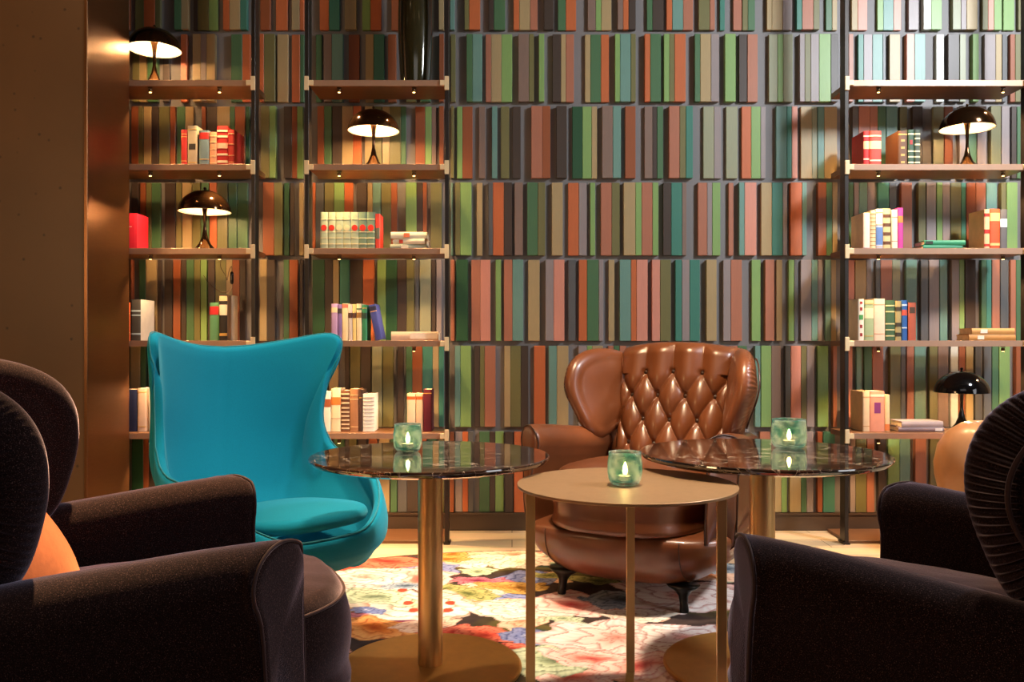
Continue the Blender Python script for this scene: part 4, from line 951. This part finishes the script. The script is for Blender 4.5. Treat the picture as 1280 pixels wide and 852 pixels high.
        for j in range(nz_+1):
            z = ZB+(ZT-ZB)*j/nz_; row = []
            arch = .012*0
            for i in range(nx_+1):
                x = -HW+2*HW*i/nx_; roll = max(0, (z-(ZT-.05))/.05)
                y = front(x, z) - .055*(1-math.sqrt(max(0, 1-roll*roll)))
                xx = x*(1+.06*sstep(.6,.95,z)); zz = z-.030*(x/HW)**2*sstep(.7,1.0,z)
                row.append(Vector((xx, y, zz)))
            rings.append(row)
        # close with back
        full_ = []
        for j, row in enumerate(rings):
            z = row[0].z; yb = -.44-.10*((z-.4)/.6)
            full_.append(row+[Vector((row[-1].x*(1-.0*k), yb, row[-1].z)) for k in (0,)]+[Vector((row[0].x, yb, row[0].z))])
        mb.loft(full_); bk = mb.build('tufted_back', back_m, t)
        for r in range(0, 6):
            z = zr1-r*dz; xs_ = [k*dx for k in ((-2,0,2) if r % 2 == 0 else (-3,-1,1,3))]
            if z < .46: continue
            for x in xs_:
                y = front(x, z); xx = x*(1+.06*sstep(.6,.95,z)); zz = z-.030*(x/HW)**2*sstep(.7,1.0,z)
                mb = MB(); n = 12
                mb.loft([[Vector((xx+rr*math.cos(2*PI*k/n), y+yy, zz+rr*math.sin(2*PI*k/n))) for k in range(n)] for rr, yy in ((.011,-.004),(.011,.003),(.008,.008),(.003,.0095))])
                mb.build('button', pipe, bk)
    else:
        out = []
        for k in range(80):
            x, z = sup(2*PI*k/80, .262, .335, .31, 4.0); out.append((x, z+.70))
        def bmap(u, v, w):
            lean = -.325-.085*((v-.4)/.6); bulge = (.035+.165*sstep(.92,.50,v))*(1-(u/.27)**2*.45)
            return Vector((u, lean+bulge*(1 if w > 0 else .1)+w, v))
        mb = slab(out, .050, .055, .035, bmap, 7, 12, crown_back=0); mb.build('back_cushion', back_m, t)
    # --- outer back shell
    out = []
    for k in range(80):
        x, z = sup(2*PI*k/80, .335, .335, .345, 3.6); out.append((x, z+.665))
    mb = slab(out, .034, .05, .015, lambda u, v, w: Vector((u, -.435-.10*((v-.4)/.6)+w+.10*(abs(u)/.335)**2.4*sstep(.4,.6,v), v)), 6, 8); mb.build('back_shell', body, t)
    # --- legs
    for sx, sy in ((1,1),(-1,1),(1,-1),(-1,-1)):
        x, y = sx*.245, (.245 if sy > 0 else -.27); rings = []
        for z, ox, r, fl in ((.104,0,.050,1.35),(.092,0,.044,1.3),(.080,.002,.030,1.15),(.060,.004,.019,1.0),(.035,.006,.0155,1.0),(.008,.009,.0175,1.0),(0,.009,.0165,1.0)):
            rings.append([Vector((x+sx*ox+r*fl*math.cos(2*PI*k/18), y+sy*ox+r*math.sin(2*PI*k/18), z)) for k in range(18)])
        mb = MB(); mb.loft(rings); mb.build('leg', m_legs, t)
    return t
armchair('brown tufted leather wing armchair facing the tables', .545, 3.60, (-.47,-.88), m_leather, m_leather_pipe, m_leather, True, 'wing armchairs', pleat=.0022)
armchair('dark aubergine velvet wing armchair at the left with a peach inner back', -.79, 1.76, (.918,.397), m_velvet, m_velvet_pipe, m_peach, False, 'wing armchairs', z0=.009, pleat=.0013)
armchair('dark aubergine velvet wing armchair at the right, seen from behind', .875, 1.655, (-.72,.69), m_velvet, m_velvet_pipe, m_peach, False, 'wing armchairs', z0=.009, pleat=.0055)

# ------------------------------------------------------------------ room lights
CEIL = ROOM_T-.05
m_trim = mat('white_downlight_trim', (220,214,200), rough=.5); m_lens = emit('downlight_lens', (255,220,170), 6)
def downlight(label, x, y, energy, target, angle, col=WARM2, size=.05, blend=.6):
    t = thing('downlight', label, 'ceiling light', (x, y, ROOM_T), 0, 'ceiling downlights')
    mb = MB(); mb.lathe([(.055,-.003),(.055,-.0005),(.040,-.0005),(.040,-.003)], (0,0,0), 28); mb.build('trim_ring', m_trim, t, sharp=30)
    mb = MB(); mb.lathe([(.039,-.004),(.039,-.0031)], (0,0,0), 28); mb.build('lens', m_lens, t, sharp=30)
    light('SPOT', 'downlight_beam', (x, y, ROOM_T-.03), energy, col, size, target, angle, blend)
downlight('ceiling downlight above the rug', .45, 2.75, 640, (.3,3.0,0), 48, size=.12)
downlight('ceiling downlight above the leather armchair', .55, 2.6, 640, (.76,3.90,.96), 27, col=(1,.72,.42))
downlight('ceiling downlight above the turquoise chair', -.55, 2.4, 380, (-.95,3.3,.6), 46)
downlight('ceiling downlight above the pale floor strip by the wall', -.2, 3.95, 110, (-.22,4.3,0), 22, size=.04)
downlight('ceiling downlight above the left velvet armchair', -1.25, 3.0, 2500, (-1.05,2.05,.85), 32, col=WARM)
downlight('ceiling downlight above the right velvet armchair', 1.6, 2.6, 200, (1.0,1.8,.6), 60)
downlight('ceiling downlight near the pier', -2.2, 3.0, 26, (-2.4,3.95,1.6), 90, col=WARM)
# cool ceiling panel at the right, then fills added from the front
light('AREA', 'cool_ceiling_panel', (3.1, 2.5, 3.3), 150, (.88,.94,1.0), .5, (1.3,4.7,1.5), size_y=.5)
light('AREA', 'cool_front_fill', (4.4, .6, 1.6), 46, (.95,.97,1.0), 1.6, (.3,2.6,.8), size_y=1.8)  # added fill, gives the brass columns something bright to reflect
light('AREA', 'warm_front_fill', (-3.2, .4, 1.7), 40, WARM, .7, (.3,2.9,.5), size_y=.7)  # added fill, warms the left sides of columns and base plates
light('AREA', 'room_bounce', (.2, -.6, 3.2), 16, (1.0,.95,.92), 2.5, (.2,3.2,.8), size_y=2.0)

w = bpy.data.worlds.new('World'); SC.world = w; w.use_nodes = True
w.node_tree.nodes['Background'].inputs[0].default_value = (.55,.5,.48,1); w.node_tree.nodes['Background'].inputs[1].default_value = .25

cam = bpy.data.cameras.new('camera'); cam.sensor_width = 36; cam.lens = F/1280*36; cam.clip_start = .02
co = bpy.data.objects.new('camera', cam); COL.objects.link(co); co.location = (0,0,CH); co.rotation_euler = (PI/2,0,0); SC.camera = co
SC.view_settings.view_transform = 'Standard'; SC.view_settings.look = 'None'; SC.view_settings.gamma = 1; SC.view_settings.use_curve_mapping = False
SC.view_settings.exposure = 0.0
